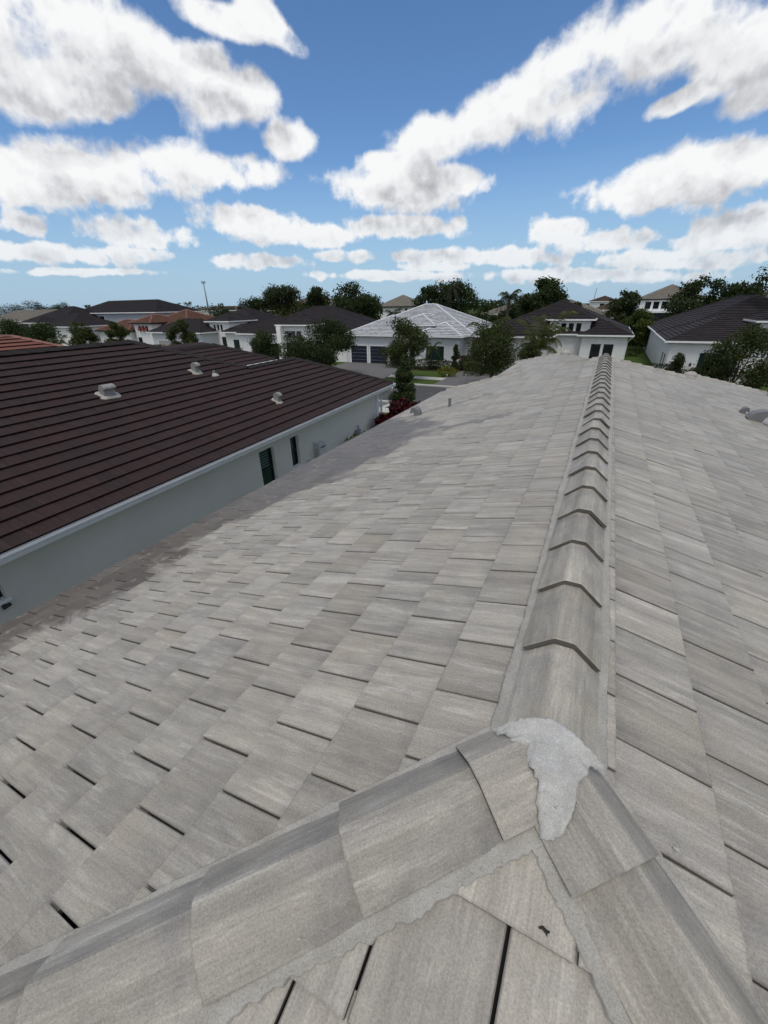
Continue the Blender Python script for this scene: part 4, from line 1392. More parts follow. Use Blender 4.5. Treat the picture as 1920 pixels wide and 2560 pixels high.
# tower house next to it
h = house('grey_garage_house', 'white house with dark roof, grey garage wing and three slit windows in its tower')
hip_block(h, -66.5, -50.3, 53.5, 69.5, 3.5, Rm, Cm, Wm)
hip_block(h, -68.6, -56.2, 48.3, 57, 3.5, Rm, Cm, M['stucco_mid'])
hip_block(h, -58.4, -53.2, 51.6, 58, 5.0, Rm, Cm, Wm)
hip_block(h, -54.6, -49.8, 51.0, 58, 3.5, Rm, Cm, Wm)
for k_ in range(3): window(h, -57.0 + k_ * .75, -56.6 + k_ * .75, 3.6, 4.5, 52.05, False)
garage_door(h, -66.8, -61.5, 2.2, 48.75, 'beige')
window(h, -60.4, -59.5, .9, 2.3, 48.75, True)
window(h, -52.6, -51.4, .7, 2.4, 51.45, True, 'teal')
MB().box(-55.6, -54.3, 51.95, 52.06, .1, 2.7).obj('porch_opening', M['black'], h)

# orange-brown roof with red shutters
h = house('orange_roof_house', 'white house with orange brown tile roof and red shutters on its small tower')
Rm2, Cm2 = M['far_orange'], M['rcap']
hip_block(h, -78.6, -63.2, 51.4, 66.5, 3.5, Rm2, Cm2, Wm, trim='black')
hip_block(h, -86, -76, 50.0, 58, 3.5, Rm2, Cm2, Wm, trim='black')
hip_block(h, -76.4, -70.8, 50.8, 58, 4.75, Rm2, Cm2, Wm, trim='black')
for k_ in range(3): window(h, -74.6 + k_ * .9, -74.05 + k_ * .9, 3.4, 4.3, 51.25, False, shutters='red')
fdoor(h, -75.6, -74.6, 2.4, 51.24)
window(h, -80, -78.6, .8, 2.3, 50.45, True)

# grey two-storey house
h = house('grey_two_storey_house', 'blue grey two storey house with dark roof rising behind the orange roofs')
hip_block(h, -106, -78.5, 58, 69, 6.35, Rm, Cm, M['stucco_blue'], t=.40)
window(h, -101.6, -100.4, 3.6, 5.6, 58.45, True)
window(h, -97.2, -95.6, 3.9, 5.7, 58.45, True)
h = house('low_dark_house', 'low white house with stepped dark hip roofs beside the grey two storey house')
hip_block(h, -112, -95.5, 50, 64, 4.7, Rm, Cm, Wm)
hip_block(h, -97.5, -86.5, 46.4, 56, 4.3, Rm, Cm, Wm)
hip_block(h, -113, -104, 47, 55, 3.4, Rm, Cm, Wm)
hip_block(h, -103, -98, 46.8, 52, 4.9, Rm, Cm, Wm)
window(h, -95.6, -94.8, 2.4, 3.6, 46.85, False)
window(h, -94.2, -93.4, 2.4, 3.6, 46.85, False)
window(h, -101.6, -100.6, 3.0, 4.2, 47.25, False)
h = house('beige_roof_house', 'beige hip roofed house behind the low dark roofs')
hip_block(h, -182, -140, 72, 86, 4.2, M['far_beige'], M['far_beige'], Wm)

# far houses behind the trees
def far_house(name, label, x0, x1, y0, d, ze, mat, t=.42, wins=(), wz=(4.6, 6.0), trim='white', wall='stucco'):
    h_ = house(name, label, None)
    hip_block(h_, x0, x1, y0, y0 + d, ze, M[mat], M[mat], M[wall], t=t, trim=trim)
    for (a, b) in wins: window(h_, a, b, wz[0], wz[1], y0 + .45, True)
    return h_


h = far_house('beige_two_storey_house', 'two storey house with grey beige roof and triple upper windows beyond the lawn', 4.3, 15.5, 104, 12, 6.95, 'far_beige', .45, [(5.7, 6.7), (7.1, 8.1), (8.5, 9.5)], (5.2, 6.5), 'black')
MB().box(5.2, 16.5, 100.5, 104.4, 0, 4.6).obj('pool_screen', M['navy'], h)
MB().box(5.0, 16.7, 100.3, 104.4, 4.6, 4.9).obj('fascia', M['white'], h)
far_house('pale_two_storey_house', 'two storey house with beige pyramid roof seen between the tall trees', -57.6, -46.6, 110, 11, 6.35, 'far_beige', .50, [(-56.8, -55.9), (-49.2, -48.6)], (4.6, 5.9), 'black')
h = house('beige_cottage', 'low house with pale beige speckled roof behind the tower house')
hip_block(h, -7.8, 0.4, 82, 92, 4.4, M['far_beige'], M['far_beige'], Wm)
far_house('brown_two_storey_house', 'far house with small brown pyramid roof above the beige roofs', -6.8, 1.4, 150, 10, 6.6, 'far_brown', .34, [(-3.5, -2.3)], (4.6, 6.0))
far_house('long_beige_house', 'far low house with pale roof left of the brown pyramid roof', -22.5, -4.5, 128, 12, 5.0, 'far_beige', .36)
far_house('brown_bungalow', 'far bungalow with brown roof under the brown pyramid roof', -4.2, 5.0, 112, 10, 5.0, 'far_brown', .36)
far_house('tan_house', 'far house with tan roof right of the brown pyramid roof', 5.5, 22, 150, 13, 6.4, 'far_beige', .34)
far_house('slate_beige_house', 'far two storey house with grey roof between two small palms', -118, -99, 100, 12, 6.1, 'far_beige', .18)
far_house('white_window_house', 'far two storey house with beige roof and paired white framed windows', -98.5, -84, 100, 12, 5.9, 'far_beige', .22, [(-90.5, -89.2), (-88.4, -87.1)], (3.6, 5.3))
far_house('round_roof_house', 'far house with grey brown roof top above a dark tree', -116, -96, 142, 14, 6.9, 'far_beige', .42)
far_house('pine_house', 'far house with grey roof glimpsed behind the tall pines', -84, -66, 110, 12, 6.3, 'far_beige', .40)
far_house('hidden_beige_house', 'far house with pale roof glimpsed through the wide oak', 22, 38, 112, 12, 6.4, 'far_beige', .30)

# red-tiled house beyond the dark neighbour
h = thing('red_tiled_house', 'house with red terracotta tile roof beyond the long dark brown roof', 'house', (-22.2, 17.6, 0), RAD(3))
hip_block(h, -11.2, 0, -34, 0, 3.5, M['rtile'], M['rcap'], Wm, t=.416)

# ------------------------------------------------------------------ plants
def leaf_mesh(name, P, size, mat, parent, rng, aspect=1.9, droop=None, kind=None, N=None):
    """P: (n,3) leaf positions; every leaf is a small folded quad of its own"""
    n = len(P)
    a = rng.normal(size=(n, 3))
    if N is not None: a = a * .75 + N
    a /= np.linalg.norm(a, axis=1)[:, None] + 1e-9          # leaf normal
    b = rng.normal(size=(n, 3))
    b -= a * (a * b).sum(1)[:, None]
    b /= np.linalg.norm(b, axis=1)[:, None] + 1e-9
    c = np.cross(a, b)
    s = (size * rng.uniform(.6, 1.35, n))[:, None]
    w = s / aspect
    v = np.empty((n, 4, 3))
    v[:, 0] = P - b * s * .5
    v[:, 1] = P + c * w * .5 + a * s * .10
    v[:, 2] = P + b * s * .5
    v[:, 3] = P - c * w * .5 + a * s * .10
    if droop is not None: v[:, :, 2] -= droop * rng.uniform(0, 1, (n, 1))
    me = bpy.data.meshes.new(name)
    me.vertices.add(4 * n)
    me.vertices.foreach_set('co', v.ravel())
    me.loops.add(4 * n)
    me.loops.foreach_set('vertex_index', np.arange(4 * n))
    me.polygons.add(n)
    me.polygons.foreach_set('loop_start', np.arange(n) * 4)
    me.materials.append(mat)
    me.update(calc_edges=True)
    at = me.attributes.new('rnd', 'FLOAT', 'POINT')
    at.data.foreach_set('value', np.repeat(rng.uniform(0, 1, n), 4))
    o = bpy.data.objects.new(name, me)
    link(o, parent)
    if kind: o['kind'] = kind
    return o


def blob_points(centres, radii, n, rng, shell=.55, flat=.8):
    centres, radii = np.array(centres), np.array(radii)
    w = radii ** 2
    idx = rng.choice(len(radii), n, p=w / w.sum())
    d = rng.normal(size=(n, 3))
    d /= np.linalg.norm(d, axis=1)[:, None]
    r = radii[idx] * (shell + (1 - shell) * rng.uniform(0, 1, n) ** .6) * (1 + .18 * rng.normal(size=n))
    d[:, 2] *= flat
    return centres[idx] + d * r[:, None], d


def tree(name, label, x, y, height, cw, n, leaf, mat, base=.35, seed=1, blobs=22, shape='round', group=None, cat='tree', trunk_r=None, dens=1.0, flat=.75, br=.27, lean=0.0):
    """crown of clumps set on real limbs; cw = crown width, base = where the crown starts as a share of the height"""
    rng = np.random.default_rng(seed)
    root = thing(name, label, cat, (x, y, 0), 0, group)
    cb = height * base
    ch = height - cb
    cen, rad = [], []
    for i in range(blobs):
        while True:
            q = rng.uniform(-1, 1, 3)
            if np.linalg.norm(q) < 1: break
        zz = q[2] * .5 + .5
        if shape == 'cone': k_ = max(.08, (1 - zz) ** .8)
        elif shape == 'umbrella': k_ = .55 + .45 * math.sin(min(1, zz * 1.4) * math.pi / 2); zz = .25 + .75 * zz
        else: k_ = math.sqrt(max(.05, 1 - (2 * zz - .85) ** 2 * .8)) * 1.1
        rr = br * cw * (.65 + .6 * rng.uniform()) * (.55 + .45 * k_)
        lim = max(0.02, cw / 2 * k_ - rr * .75)
        qd = math.hypot(q[0], q[1]) + 1e-6
        rad_xy = lim * min(1, qd) ** .6
        cen.append((q[0] / qd * rad_xy + lean * zz, q[1] / qd * rad_xy, min(height - rr * flat, cb + ch * zz)))
        rad.append(rr)
    P, N = blob_points(cen, rad, n, rng, .45, flat)
    P[:, 2] = np.maximum(P[:, 2], .12)
    leaf_mesh('crown', P, leaf, mat, root, rng, N=N)
    tr = trunk_r or max(.05, height * .018)
    mb = MB()
    top = Vector((lean * .4, 0, cb + ch * .55))
    mb.tube([(0, 0, -.05), (rng.normal() * .05, rng.normal() * .05, cb * .6), tuple(top * .6 + Vector((0, 0, cb * .4))), tuple(top)], [tr * 1.3, tr, tr * .75, tr * .35], 8)
    for c_ in cen[:max(6, blobs // 2)]:
        p0 = Vector((0, 0, cb * rng.uniform(.65, 1.1)))
        c_ = Vector(c_)
        mid = p0.lerp(c_, .5) + Vector((0, 0, -.04 * height * rng.uniform(-.3, 1)))
        mb.tube([p0, mid, c_], [tr * .5, tr * .32, tr * .1], 5, False)
    mb.obj('trunk', M['bark'], root, smooth=True)
    return root


def treepx(name, label, px, Y, top_py, wpx, n, leaf, mat, **kw):
    """place by picture column and distance; size from the picture at that distance"""
    p = atY(px, top_py, Y)
    d = float(np.linalg.norm(p - CAM))
    dep = (p - CAM) @ fw
    return tree(name, label, p[0], p[1], p[2], wpx / FPX * dep, n, leaf, M[mat], **kw)


def frond(mb_pts, rng, base, az, L, rise, droop_, leaflets, lw):
    """points of a feathery palm frond: returns leaflet quads"""
    q = []
    d = np.array([math.cos(az), math.sin(az), 0])
    side = np.array([-d[1], d[0], 0])
    mid = []
    for k_ in range(leaflets + 1):
        t = k_ / leaflets
        mid.append(base + d * L * (t - .15 * t * t) + np.array([0, 0, rise * math.sin(t * 1.9) - droop_ * t * t]))
    for k_ in range(1, leaflets):
        t = k_ / leaflets
        ll = lw * math.sin(math.pi * min(.98, .12 + .86 * t)) + .08
        tang = (mid[k_ + 1] - mid[k_ - 1])
        tang /= np.linalg.norm(tang)
        for sgn in (-1, 1):
            dirv = side * sgn * .8 + tang * .55 + np.array([0, 0, -.45 - .3 * rng.uniform()])
            dirv /= np.linalg.norm(dirv)
            wv_ = tang * max(.02, L / leaflets * .42)
            p0 = mid[k_]
            q.append((p0 - wv_, p0 + wv_, p0 + dirv * ll + wv_ * .2, p0 + dirv * ll - wv_ * .2))
    return mid, q


def palm(name, label, x, y, trunk_h, L, nf, mat='leaf_palm', seed=1, tr=.1, lw=.55, rise=.9, droop_=1.4, group=None, multi=1, dry=0, leaflets=22):
    rng = np.random.default_rng(seed)
    root = thing(name, label, 'palm', (x, y, 0), 0, group)
    for s_ in range(multi):
        off = np.array([rng.normal() * .35, rng.normal() * .35, 0]) * (multi > 1)
        hh = trunk_h * rng.uniform(.75, 1.0) if multi > 1 else trunk_h
        MB().tube([tuple(off + [0, 0, -.05]), tuple(off * 1.5 + [0, 0, hh * .5]), tuple(off * 2 + [0, 0, hh])], [tr * 1.25, tr, tr * .8], 8).obj('trunk', M['bark'], root, smooth=True)
        for k_ in range(nf):
            a = 2 * math.pi * (k_ + rng.uniform(-.3, .3)) / nf * 1.618 * 2
            up_k = 1 - k_ / nf
            isdry = k_ >= nf - dry
            mid, qs = frond(None, rng, off * 2 + np.array([0, 0, hh]), a, L * rng.uniform(.8, 1.1), rise * (1.5 * up_k + .1) if not isdry else .15, droop_ * (1.25 - up_k) + (.5 if isdry else 0), leaflets, lw)
            v = [tuple(p) for q in qs for p in q]
            f = [tuple(range(4 * i, 4 * i + 4)) for i in range(len(qs))]
            rn = np.repeat(rng.uniform(0, 1, len(qs)), 4)
            o = mesh_obj('frond', v, f, M['leaf_dry' if isdry else mat], root, rnd=rn)
            mb = MB()
            mb.tube([tuple(p) for p in mid[::3]] + [tuple(mid[-1])], [.025] * (len(mid[::3])) + [.006], 4, False)
            mb.obj('midrib', M['leaf_dry' if isdry else mat], o)
    return root


def shrub(name, label, x, y, w, d, h, n, leaf, mat, seed=1, box=False, group=None, cat='shrub', z0=0.0):
    rng = np.random.default_rng(seed)
    root = thing(name, label, cat, (x, y, z0), 0, group)
    if box:
        q = rng.uniform(-1, 1, (n, 3))
        ax = rng.integers(0, 3, n)
        sg = np.sign(rng.normal(size=n))
        for a in range(3): q[ax == a, a] = sg[ax == a]
        q *= 1 + .045 * rng.normal(size=(n, 1))
        P = q * np.array([w / 2, d / 2, h / 2]) + np.array([0, 0, h / 2])
        core = MB().box(-w / 2 * .9, w / 2 * .9, -d / 2 * .9, d / 2 * .9, 0, h * .92)
    else:
        u_ = rng.normal(size=(n, 3))
        u_ /= np.linalg.norm(u_, axis=1)[:, None]
        lump = 1 + .12 * np.sin(u_[:, 0] * 7 + seed) + .10 * np.sin(u_[:, 1] * 9 + 2 * seed) + .08 * np.sin(u_[:, 2] * 11)
        P = u_ * (lump * (.78 + .26 * rng.uniform(size=n)))[:, None] * np.array([w / 2, d / 2, h / 2]) + np.array([0, 0, h * .48])
        core = None
    P[:, 2] = np.maximum(P[:, 2], .03)
    leaf_mesh('foliage', P, leaf, M[mat], root, rng)
    st = MB()
    for k_ in range(5):
        a = k_ * 1.256
        st.tube([(.05 * math.cos(a), .05 * math.sin(a), -.03), (w * .25 * math.cos(a), d * .25 * math.sin(a), h * .7)], [.03, .012], 5, False)
    st.obj('stem', M['bark'], root)
    return root


G1 = 'young street trees along the far pavement'
# street side trees across the road
treepx('oak_tree', 'airy young oak in front of the white roofed house', 1008, 39.6, 792, 125, 9500, .19, 'leaf_oak', base=.2, seed=3, blobs=30, br=.17, group=G1)
treepx('oak_tree', 'full young oak between white roofed house and tower entry house', 1243, 39.4, 792, 128, 9000, .19, 'leaf_oak', base=.22, seed=8, blobs=30, br=.20, group=G1)
treepx('oak_tree', 'small loose oak beside the tower entry house driveway', 1330, 43.5, 846, 66, 3500, .18, 'leaf_oak', base=.12, seed=9, blobs=18, br=.2, group=G1)
treepx('oak_tree', 'dense dark oak beside the shutter house tower', 815, 39.4, 796, 135, 13000, .20, 'leaf_dark', base=.2, seed=12, blobs=30, br=.19, group=G1)
treepx('oak_tree', 'low oak hiding the foot of the shutter house tower', 745, 39.5, 838, 110, 6500, .20, 'leaf_dark', base=.15, seed=13, blobs=22, br=.2, group=G1)
treepx('oak_tree', 'round oak covering the garage of the shutter house', 655, 40.5, 822, 88, 7000, .20, 'leaf_dark', base=.2, seed=14, blobs=24, br=.2, group=G1)
treepx('oak_tree', 'feathery light oak before the grey garage wing', 445, 39.5, 797, 72, 5500, .24, 'leaf_oak', base=.3, seed=15, blobs=24, br=.17, group=G1)
treepx('oak_tree', 'light oak in front of the orange roof eave', 283, 39.5, 803, 62, 5000, .26, 'leaf_oak', base=.2, seed=16, blobs=20, br=.19, group=G1)
treepx('oak_tree', 'taller olive green oak left of the orange roof', 194, 38.5, 800, 66, 5000, .26, 'leaf_oak', base=.2, seed=17, blobs=20, br=.19, group=G1)
treepx('dark_tree', 'dark spreading tree in front of the low dark house', 95, 40, 806, 80, 5200, .28, 'leaf_dark', base=.2, seed=18, blobs=20)
treepx('dark_tree', 'dark leafy tree at the street above the red tile roof', 18, 42, 798, 80, 5200, .28, 'leaf_dark', base=.15, seed=19, blobs=20)
shrub('lime_shrub', 'lime green shrub beside the dark tree above the red tile roof', *atY(3, 850, 38)[:2], 2.2, 2, 2.2, 900, .22, 'leaf_bright', 20)
for i, (px, w_) in enumerate(((400, 1.8), (500, 2.4), (236, 3.2), (330, 2.0), (590, 1.6))):
    q = atY(px, 870, 46.6)
    shrub('garden_shrub', ['rounded shrub under the grey garage windows', 'leafy shrub by the grey garage house entry', 'broad dark shrub below the orange roof', 'low shrub before the orange roof house door', 'clipped shrub under the slit window tower'][i], q[0], q[1], w_ * 1.6, 1.5, 1.9, 900, .2, 'leaf_oak' if i != 2 else 'leaf_dark', 30 + i)
palm('young_palm', 'young palm leaning beside the low dark house', *atY(150, 860, 38)[:2], 2.4, 2.0, 9, seed=4, tr=.12)
palm('coconut_palm', 'feathery palm in front of the tower entry house', *atY(1330, 850, 47)[:2], 3.2, 3.5, 12, seed=6, tr=.14, lw=.7, rise=2.3, droop_=1.7, multi=2)
palm('coconut_palm', 'feathery palm with dry brown fronds beside the white roofed house', *atY(1222, 850, 47)[:2], 3.9, 3.1, 12, seed=11, tr=.13, lw=.75, rise=1.3, droop_=2.3, dry=4)
palm('small_palm', 'small dark palm before the white roofed house entry', *atY(1078, 880, 48.2)[:2], 2.2, 1.7, 11, 'leaf_oak', seed=21, tr=.08, lw=.45, rise=.6, droop_=1.2)
q = atY(1140, 880, 48.6)
tree('conical_shrub', 'conical clipped evergreen under the teal window', q[0], q[1], 3.0, 1.75, 2600, .15, M['leaf_dark'], base=.03, seed=22, blobs=22, shape='cone', cat='shrub', br=.2)
q = atY(1697, 900, 46.5)
tree('conical_shrub', 'conical dark evergreen in front of the white gable wall by the hedge', q[0], q[1], 3.1, 2.5, 3000, .17, M['leaf_dark'], base=.03, seed=23, blobs=24, shape='cone', cat='shrub', br=.2)
treepx('bushy_tree', 'wide bushy green tree before the far right white house', 1885, 41, 806, 175, 11000, .19, 'leaf_oak', base=.05, seed=24, blobs=44, br=.15)
treepx('bushy_tree', 'low spreading shrub tree beside the conical evergreen', 1790, 42.5, 878, 85, 3800, .17, 'leaf_oak', base=.05, seed=25, blobs=22, br=.2)
# hedges and beds before the white roofed house
q = atz(1112, 944, 0)
shrub('yellow_shrub', 'round yellow green shrub on the lawn by the sidewalk', q[0], q[1] + .6, 1.9, 1.5, 1.05, 1500, .11, 'leaf_yellow', 40)
q = atz(1178, 942, 0)
shrub('box_hedge', 'bright green clipped box hedge beside the round yellow shrub', q[0] - .1, q[1] + .8, 1.6, 1.6, 1.35, 2200, .10, 'leaf_bright', 41, box=True, cat='hedge')
shrub('box_hedge', 'long low dark hedge running from the bright box hedge', q[0] + 2.6, q[1] + 1.2, 3.6, 1.2, .9, 2400, .10, 'leaf_dark', 42, box=True, cat='hedge')
for i, (px, Y, w_, h_, mt) in enumerate(((1000, 47.3, 4.4, 1.5, 'leaf_dark'), (1060, 47.0, 4.0, 1.3, 'leaf_dark'), (1105, 47.2, 3.6, 1.2, 'leaf_dark'), (1180, 47.6, 2.6, 1.7, 'leaf_oak'), (1215, 46.6, 3.2, 1.6, 'leaf_dark'), (1165, 48.6, 1.5, 1.6, 'leaf_red'))):
    q = atY(px, 890, Y)
    shrub('foundation_shrub' if i < 5 else 'red_shrub', ['tall dark shrub mass beside the navy garage doors', 'dark shrubs under the white house entry windows', 'dark low shrubs below the teal window', 'mid green shrub at the corner of the white roofed house', 'dark shrubs under the full young oak', 'dark red leaved shrub at the white roofed house corner'][i], q[0], q[1], w_, 1.6, h_, 1800, .15, mt, 50 + i)
MB().box(-20.5, -14.6, 46.4, 49.5, -.02, .045).obj('mulch_bed', M['mulch'], kind='structure')
for i, px in enumerate((1118, 1165)):
    q = atz(px, 945, 0)
    st = thing('garden_light', ['white garden path light beside the yellow shrub', 'white garden path light beside the box hedge'][i], 'garden light', (q[0], q[1] - .1, 0))
    MB().tube([(0, 0, 0), (0, 0, .28)], .02, 6).obj('stake', M['appliance'], st)
    MB().tube([(0, 0, .28), (0, 0, .34), (0, 0, .38)], [.06, .09, .02], 10).obj('lamp_head', M['appliance'], st)
    MB().box(-.35, .2, -.25, .15, .0, .03).obj('pad', M['concrete'], st)
# right side hedge and lawn plants
q = atz(1650, 905, 0)
shrub('long_hedge', 'long clipped dark hedge in front of the far right white house', 8.6, 46.9, 7.5, 1.1, 1.15, 4200, .12, 'leaf_dark', 60, box=True, cat='hedge')
shrub('grey_hedge', 'short grey green hedge at the corner of the far right house', 5.1, 46.9, 1.5, 2.6, 1.5, 1800, .12, 'leaf_pine', 61, box=True, cat='hedge')
q = atz(1575, 890, 0)
shrub('round_shrub', 'round green shrub on the lawn by the tower house corner', q[0], q[1], 3.0, 2.4, 1.3, 1400, .16, 'leaf_oak', 62)
for i, (px, w_) in enumerate(((1400, 2.2), (1455, 1.2))):
    q = atY(px, 870, 53.0)
    shrub('red_shrub', ['dark red leaved shrub by the tower house porch', 'small pink flowering shrub under the tower house windows'][i], q[0], q[1], w_, 1.3, 1.7 if i == 0 else 1.2, 900, .16, 'leaf_red', 64 + i)
for i, (px, py) in enumerate(((1845, 945), (1885, 960), (1912, 955))):
    q = atz(px, py + 10, 0)
    shrub('low_fern', ['yellow green ferny plant at the lawn edge under the bushy tree', 'small ferny plant beside the lawn on the right', 'tuft of fern by the far right lawn'][i], q[0], q[1], 1.2, 1.0, .7, 500, .14, 'leaf_bright', 67 + i)
# between the two near houses
q = atY(1010, 980, 25.5)
tree('magnolia_tree', 'narrow conical magnolia between the dark brown roof and the grey tiled roof', q[0], q[1], atY(1014, 884, 25.5)[2], 2.7, 9000, .15, M['leaf_mag'], base=.05, seed=70, blobs=44, shape='cone', br=.15)
for i, (x_, y_, w_, h_) in enumerate(((-8.9, 19.9, 2.0, 2.45), (-9.0, 17.9, 1.2, 2.1))):
    shrub('red_cordyline', ['tall dark red leaved shrub row beyond the neighbour downspout', 'darker red shrub beside the end of the neighbour wall'][i], x_, y_, w_, 2.0 if i == 0 else 1.4, h_, 2200, .26, 'leaf_red', 72 + i)
shrub('lime_shrub', 'lime green low shrub under the meter box on the neighbour wall', -8.95, 15.0, .9, 2.2, 1.95, 1100, .13, 'leaf_yellow', 75)

# big trees behind the houses
BG = 'tall trees standing behind the houses'
treepx('broad_tree', 'tall dark rounded tree left of the beige pyramid roof', 890, 86, 703, 130, 11000, .50, 'leaf_dark', base=.15, seed=80, blobs=34, br=.19, group=BG)
treepx('broad_tree', 'green crown joined to the left of the tall rounded tree', 800, 90, 722, 100, 6500, .50, 'leaf_dark', base=.1, seed=81, blobs=26, br=.2, group=BG)
treepx('pine_tree', 'spreading umbrella pine behind the slit window tower', 700, 88, 712, 125, 7500, .45, 'leaf_pine', base=.3, seed=82, blobs=30, shape='umbrella', br=.16, group=BG)
treepx('pine_tree', 'open wispy pine between umbrella pine and rounded tree', 795, 88, 716, 62, 2400, .40, 'leaf_pine', base=.35, seed=83, blobs=22, shape='umbrella', br=.16, group=BG)
treepx('broad_tree', 'low dark tree under the umbrella pine behind the tower', 630, 84, 740, 95, 6500, .45, 'leaf_dark', base=.05, seed=84, blobs=24, br=.2, group=BG)
treepx('broad_tree', 'dark round tree beside the far mast', 540, 88, 752, 62, 4200, .45, 'leaf_dark', base=.05, seed=85, blobs=20, br=.22, group=BG)
treepx('broad_tree', 'broad dark tree behind the umbrella pine trunk', 720, 86, 750, 130, 5500, .45, 'leaf_oak', base=.05, seed=86, blobs=24, br=.18, group=BG)
treepx('broad_tree', 'tall dark tree with hanging growth behind the white roof ridge', 1130, 84, 694, 150, 12000, .45, 'leaf_dark', base=.12, seed=87, blobs=36, br=.17, group=BG)
treepx('broad_tree', 'open branched tree leaning left of the hanging growth tree', 1075, 82, 700, 80, 3200, .40, 'leaf_dark', base=.35, seed=88, blobs=24, br=.15, group=BG)
palm('cabbage_palm', 'shaggy cabbage palm among the tall trees behind the white roof', *atY(1128, 720, 80)[:2], 9.2, 3.0, 20, 'leaf_pine', seed=89, tr=.3, lw=.9, rise=1.0, droop_=3.2, group='cabbage palms', leaflets=16)
treepx('broad_tree', 'tall dark tree behind the tower entry house', 1365, 86, 692, 125, 10500, .48, 'leaf_dark', base=.12, seed=90, blobs=36, br=.17, group=BG)
treepx('broad_tree', 'small crown at the right foot of the tall dark tower house tree', 1440, 90, 735, 45, 2600, .45, 'leaf_dark', base=.05, seed=91, blobs=16, br=.2, group=BG)
palm('cabbage_palm', 'cabbage palm rising left of the tower house dark tree', *atY(1275, 730, 78)[:2], 7.6, 2.6, 20, 'leaf_pine', seed=92, tr=.25, lw=.9, rise=1.0, droop_=2.8, group='cabbage palms', leaflets=16)
palm('cabbage_palm', 'cabbage palm in front of the beige pyramid roof house', *atY(985, 760, 92)[:2], 4.6, 2.8, 20, 'leaf_pine', seed=93, tr=.25, lw=.9, rise=1.2, droop_=2.2, group='cabbage palms', leaflets=16)
treepx('broad_tree', 'dark low tree filling the gap right of the white roof ridge', 1215, 80, 752, 90, 5000, .42, 'leaf_dark', base=.0, seed=103, blobs=24, br=.2, group=BG)
treepx('broad_tree', 'dark low tree behind the dry frond palm', 1290, 82, 760, 90, 5000, .42, 'leaf_dark', base=.0, seed=104, blobs=24, br=.2, group=BG)
far_house('tan_gable_house', 'far low house with tan roof between the tall trees right of the white roof', -26, -14, 100, 11, 4.6, 'far_beige', .36)
treepx('broad_tree', 'wide dark oak beside the grey beige two storey roof', 1768, 86, 688, 165, 13000, .42, 'leaf_dark', base=.05, seed=94, blobs=40, br=.15, group=BG)
treepx('broad_tree', 'open crowned oak continuing right of the wide dark oak', 1870, 86, 692, 140, 8500, .40, 'leaf_dark', base=.15, seed=95, blobs=36, br=.14, group=BG)
treepx('broad_tree', 'dark tree left of the grey beige two storey house', 1565, 84, 722, 100, 8000, .42, 'leaf_dark', base=.05, seed=96, blobs=28, br=.19, group=BG)
treepx('bamboo_clump', 'light green weeping clump on the lawn behind the houses', 1615, 76, 762, 75, 7500, .30, 'leaf_bright', base=.02, seed=97, blobs=26, br=.2)
treepx('bamboo_clump', 'olive green clump between the weeping clump and the tower house', 1562, 78, 782, 62, 4500, .30, 'leaf_oak', base=.02, seed=98, blobs=22, br=.2)
treepx('broad_tree', 'dark underbrush tree in the gap behind the lawn', 1655, 84, 790, 70, 4500, .32, 'leaf_dark', base=.0, seed=99, blobs=20, br=.22)
treepx('broad_tree', 'dark shrubbery tree at the back of the lawn', 1580, 84, 818, 46, 3000, .32, 'leaf_dark', base=.0, seed=100, blobs=20, br=.22)
treepx('pine_tree', 'tall pine whose branch tips reach in at the edge above the wide oaks', 2020, 60, 640, 210, 2600, .3, 'leaf_pine', base=.55, seed=101, blobs=22, shape='umbrella', br=.13)
# the line of trees on the left horizon
for i, (px, Y, top, w_, mt) in enumerate(((20, 120, 757, 80, 'leaf_pine'), (70, 118, 750, 70, 'leaf_pine'), (120, 125, 764, 60, 'leaf_dark'), (150, 112, 752, 52, 'leaf_dark'), (188, 120, 768, 40, 'leaf_dark'), (215, 125, 760, 34, 'leaf_dark'), (345, 110, 746, 76, 'leaf_pine'), (400, 105, 768, 52, 'leaf_oak'), (245, 130, 766, 36, 'leaf_dark'))):
    treepx('horizon_tree', ['grey green tree at the end of the horizon tree line', 'spreading grey green tree over the beige hip roof', 'low dark tree right of the beige hip roof', 'dark round tree above the low dark house ridge', 'small dark tree beside the two storey roof', 'tufted tree touching the two storey roof slope', 'open grey green tree behind the two storey ridge', 'olive tree right of the two storey house', 'low tree hidden behind the two storey roof slope'][i], px, Y, top, w_, 5000, .42, mt, base=.05, seed=110 + i, blobs=20, br=.2, group='horizon tree line')
for i, (px, top) in enumerate(((443, 757), (468, 754))):
    q = atY(px, top, 190)
    palm('far_palm', ['far palm above the grey two storey roof', 'far palm above the beige window house roof'][i], q[0], q[1], q[2] - 1.2, 3.4, 13, 'leaf_dark', seed=130 + i, tr=.25, lw=1.0, rise=1.0, droop_=2.0, leaflets=12)
# distant wood closing the horizon
rng = np.random.default_rng(77)
xs = rng.uniform(-900, 420, 26000)
ys = 330 + .12 * np.abs(xs) + rng.uniform(0, 60, 26000)
hh_ = 5.5 + 1.6 * np.sin(xs * .05) + 1.2 * np.sin(xs * .131 + 1) + 1.0 * np.sin(xs * .37)
leaf_mesh('distant_wood', np.c_[xs, ys, hh_ * rng.uniform(.02, 1, 26000) ** .6], 2.4, M['leaf_dark'], None, rng, kind='stuff')
dw = bpy.data.objects['distant_wood']
tag(dw, 'distant dark green wood closing the horizon', 'wood')

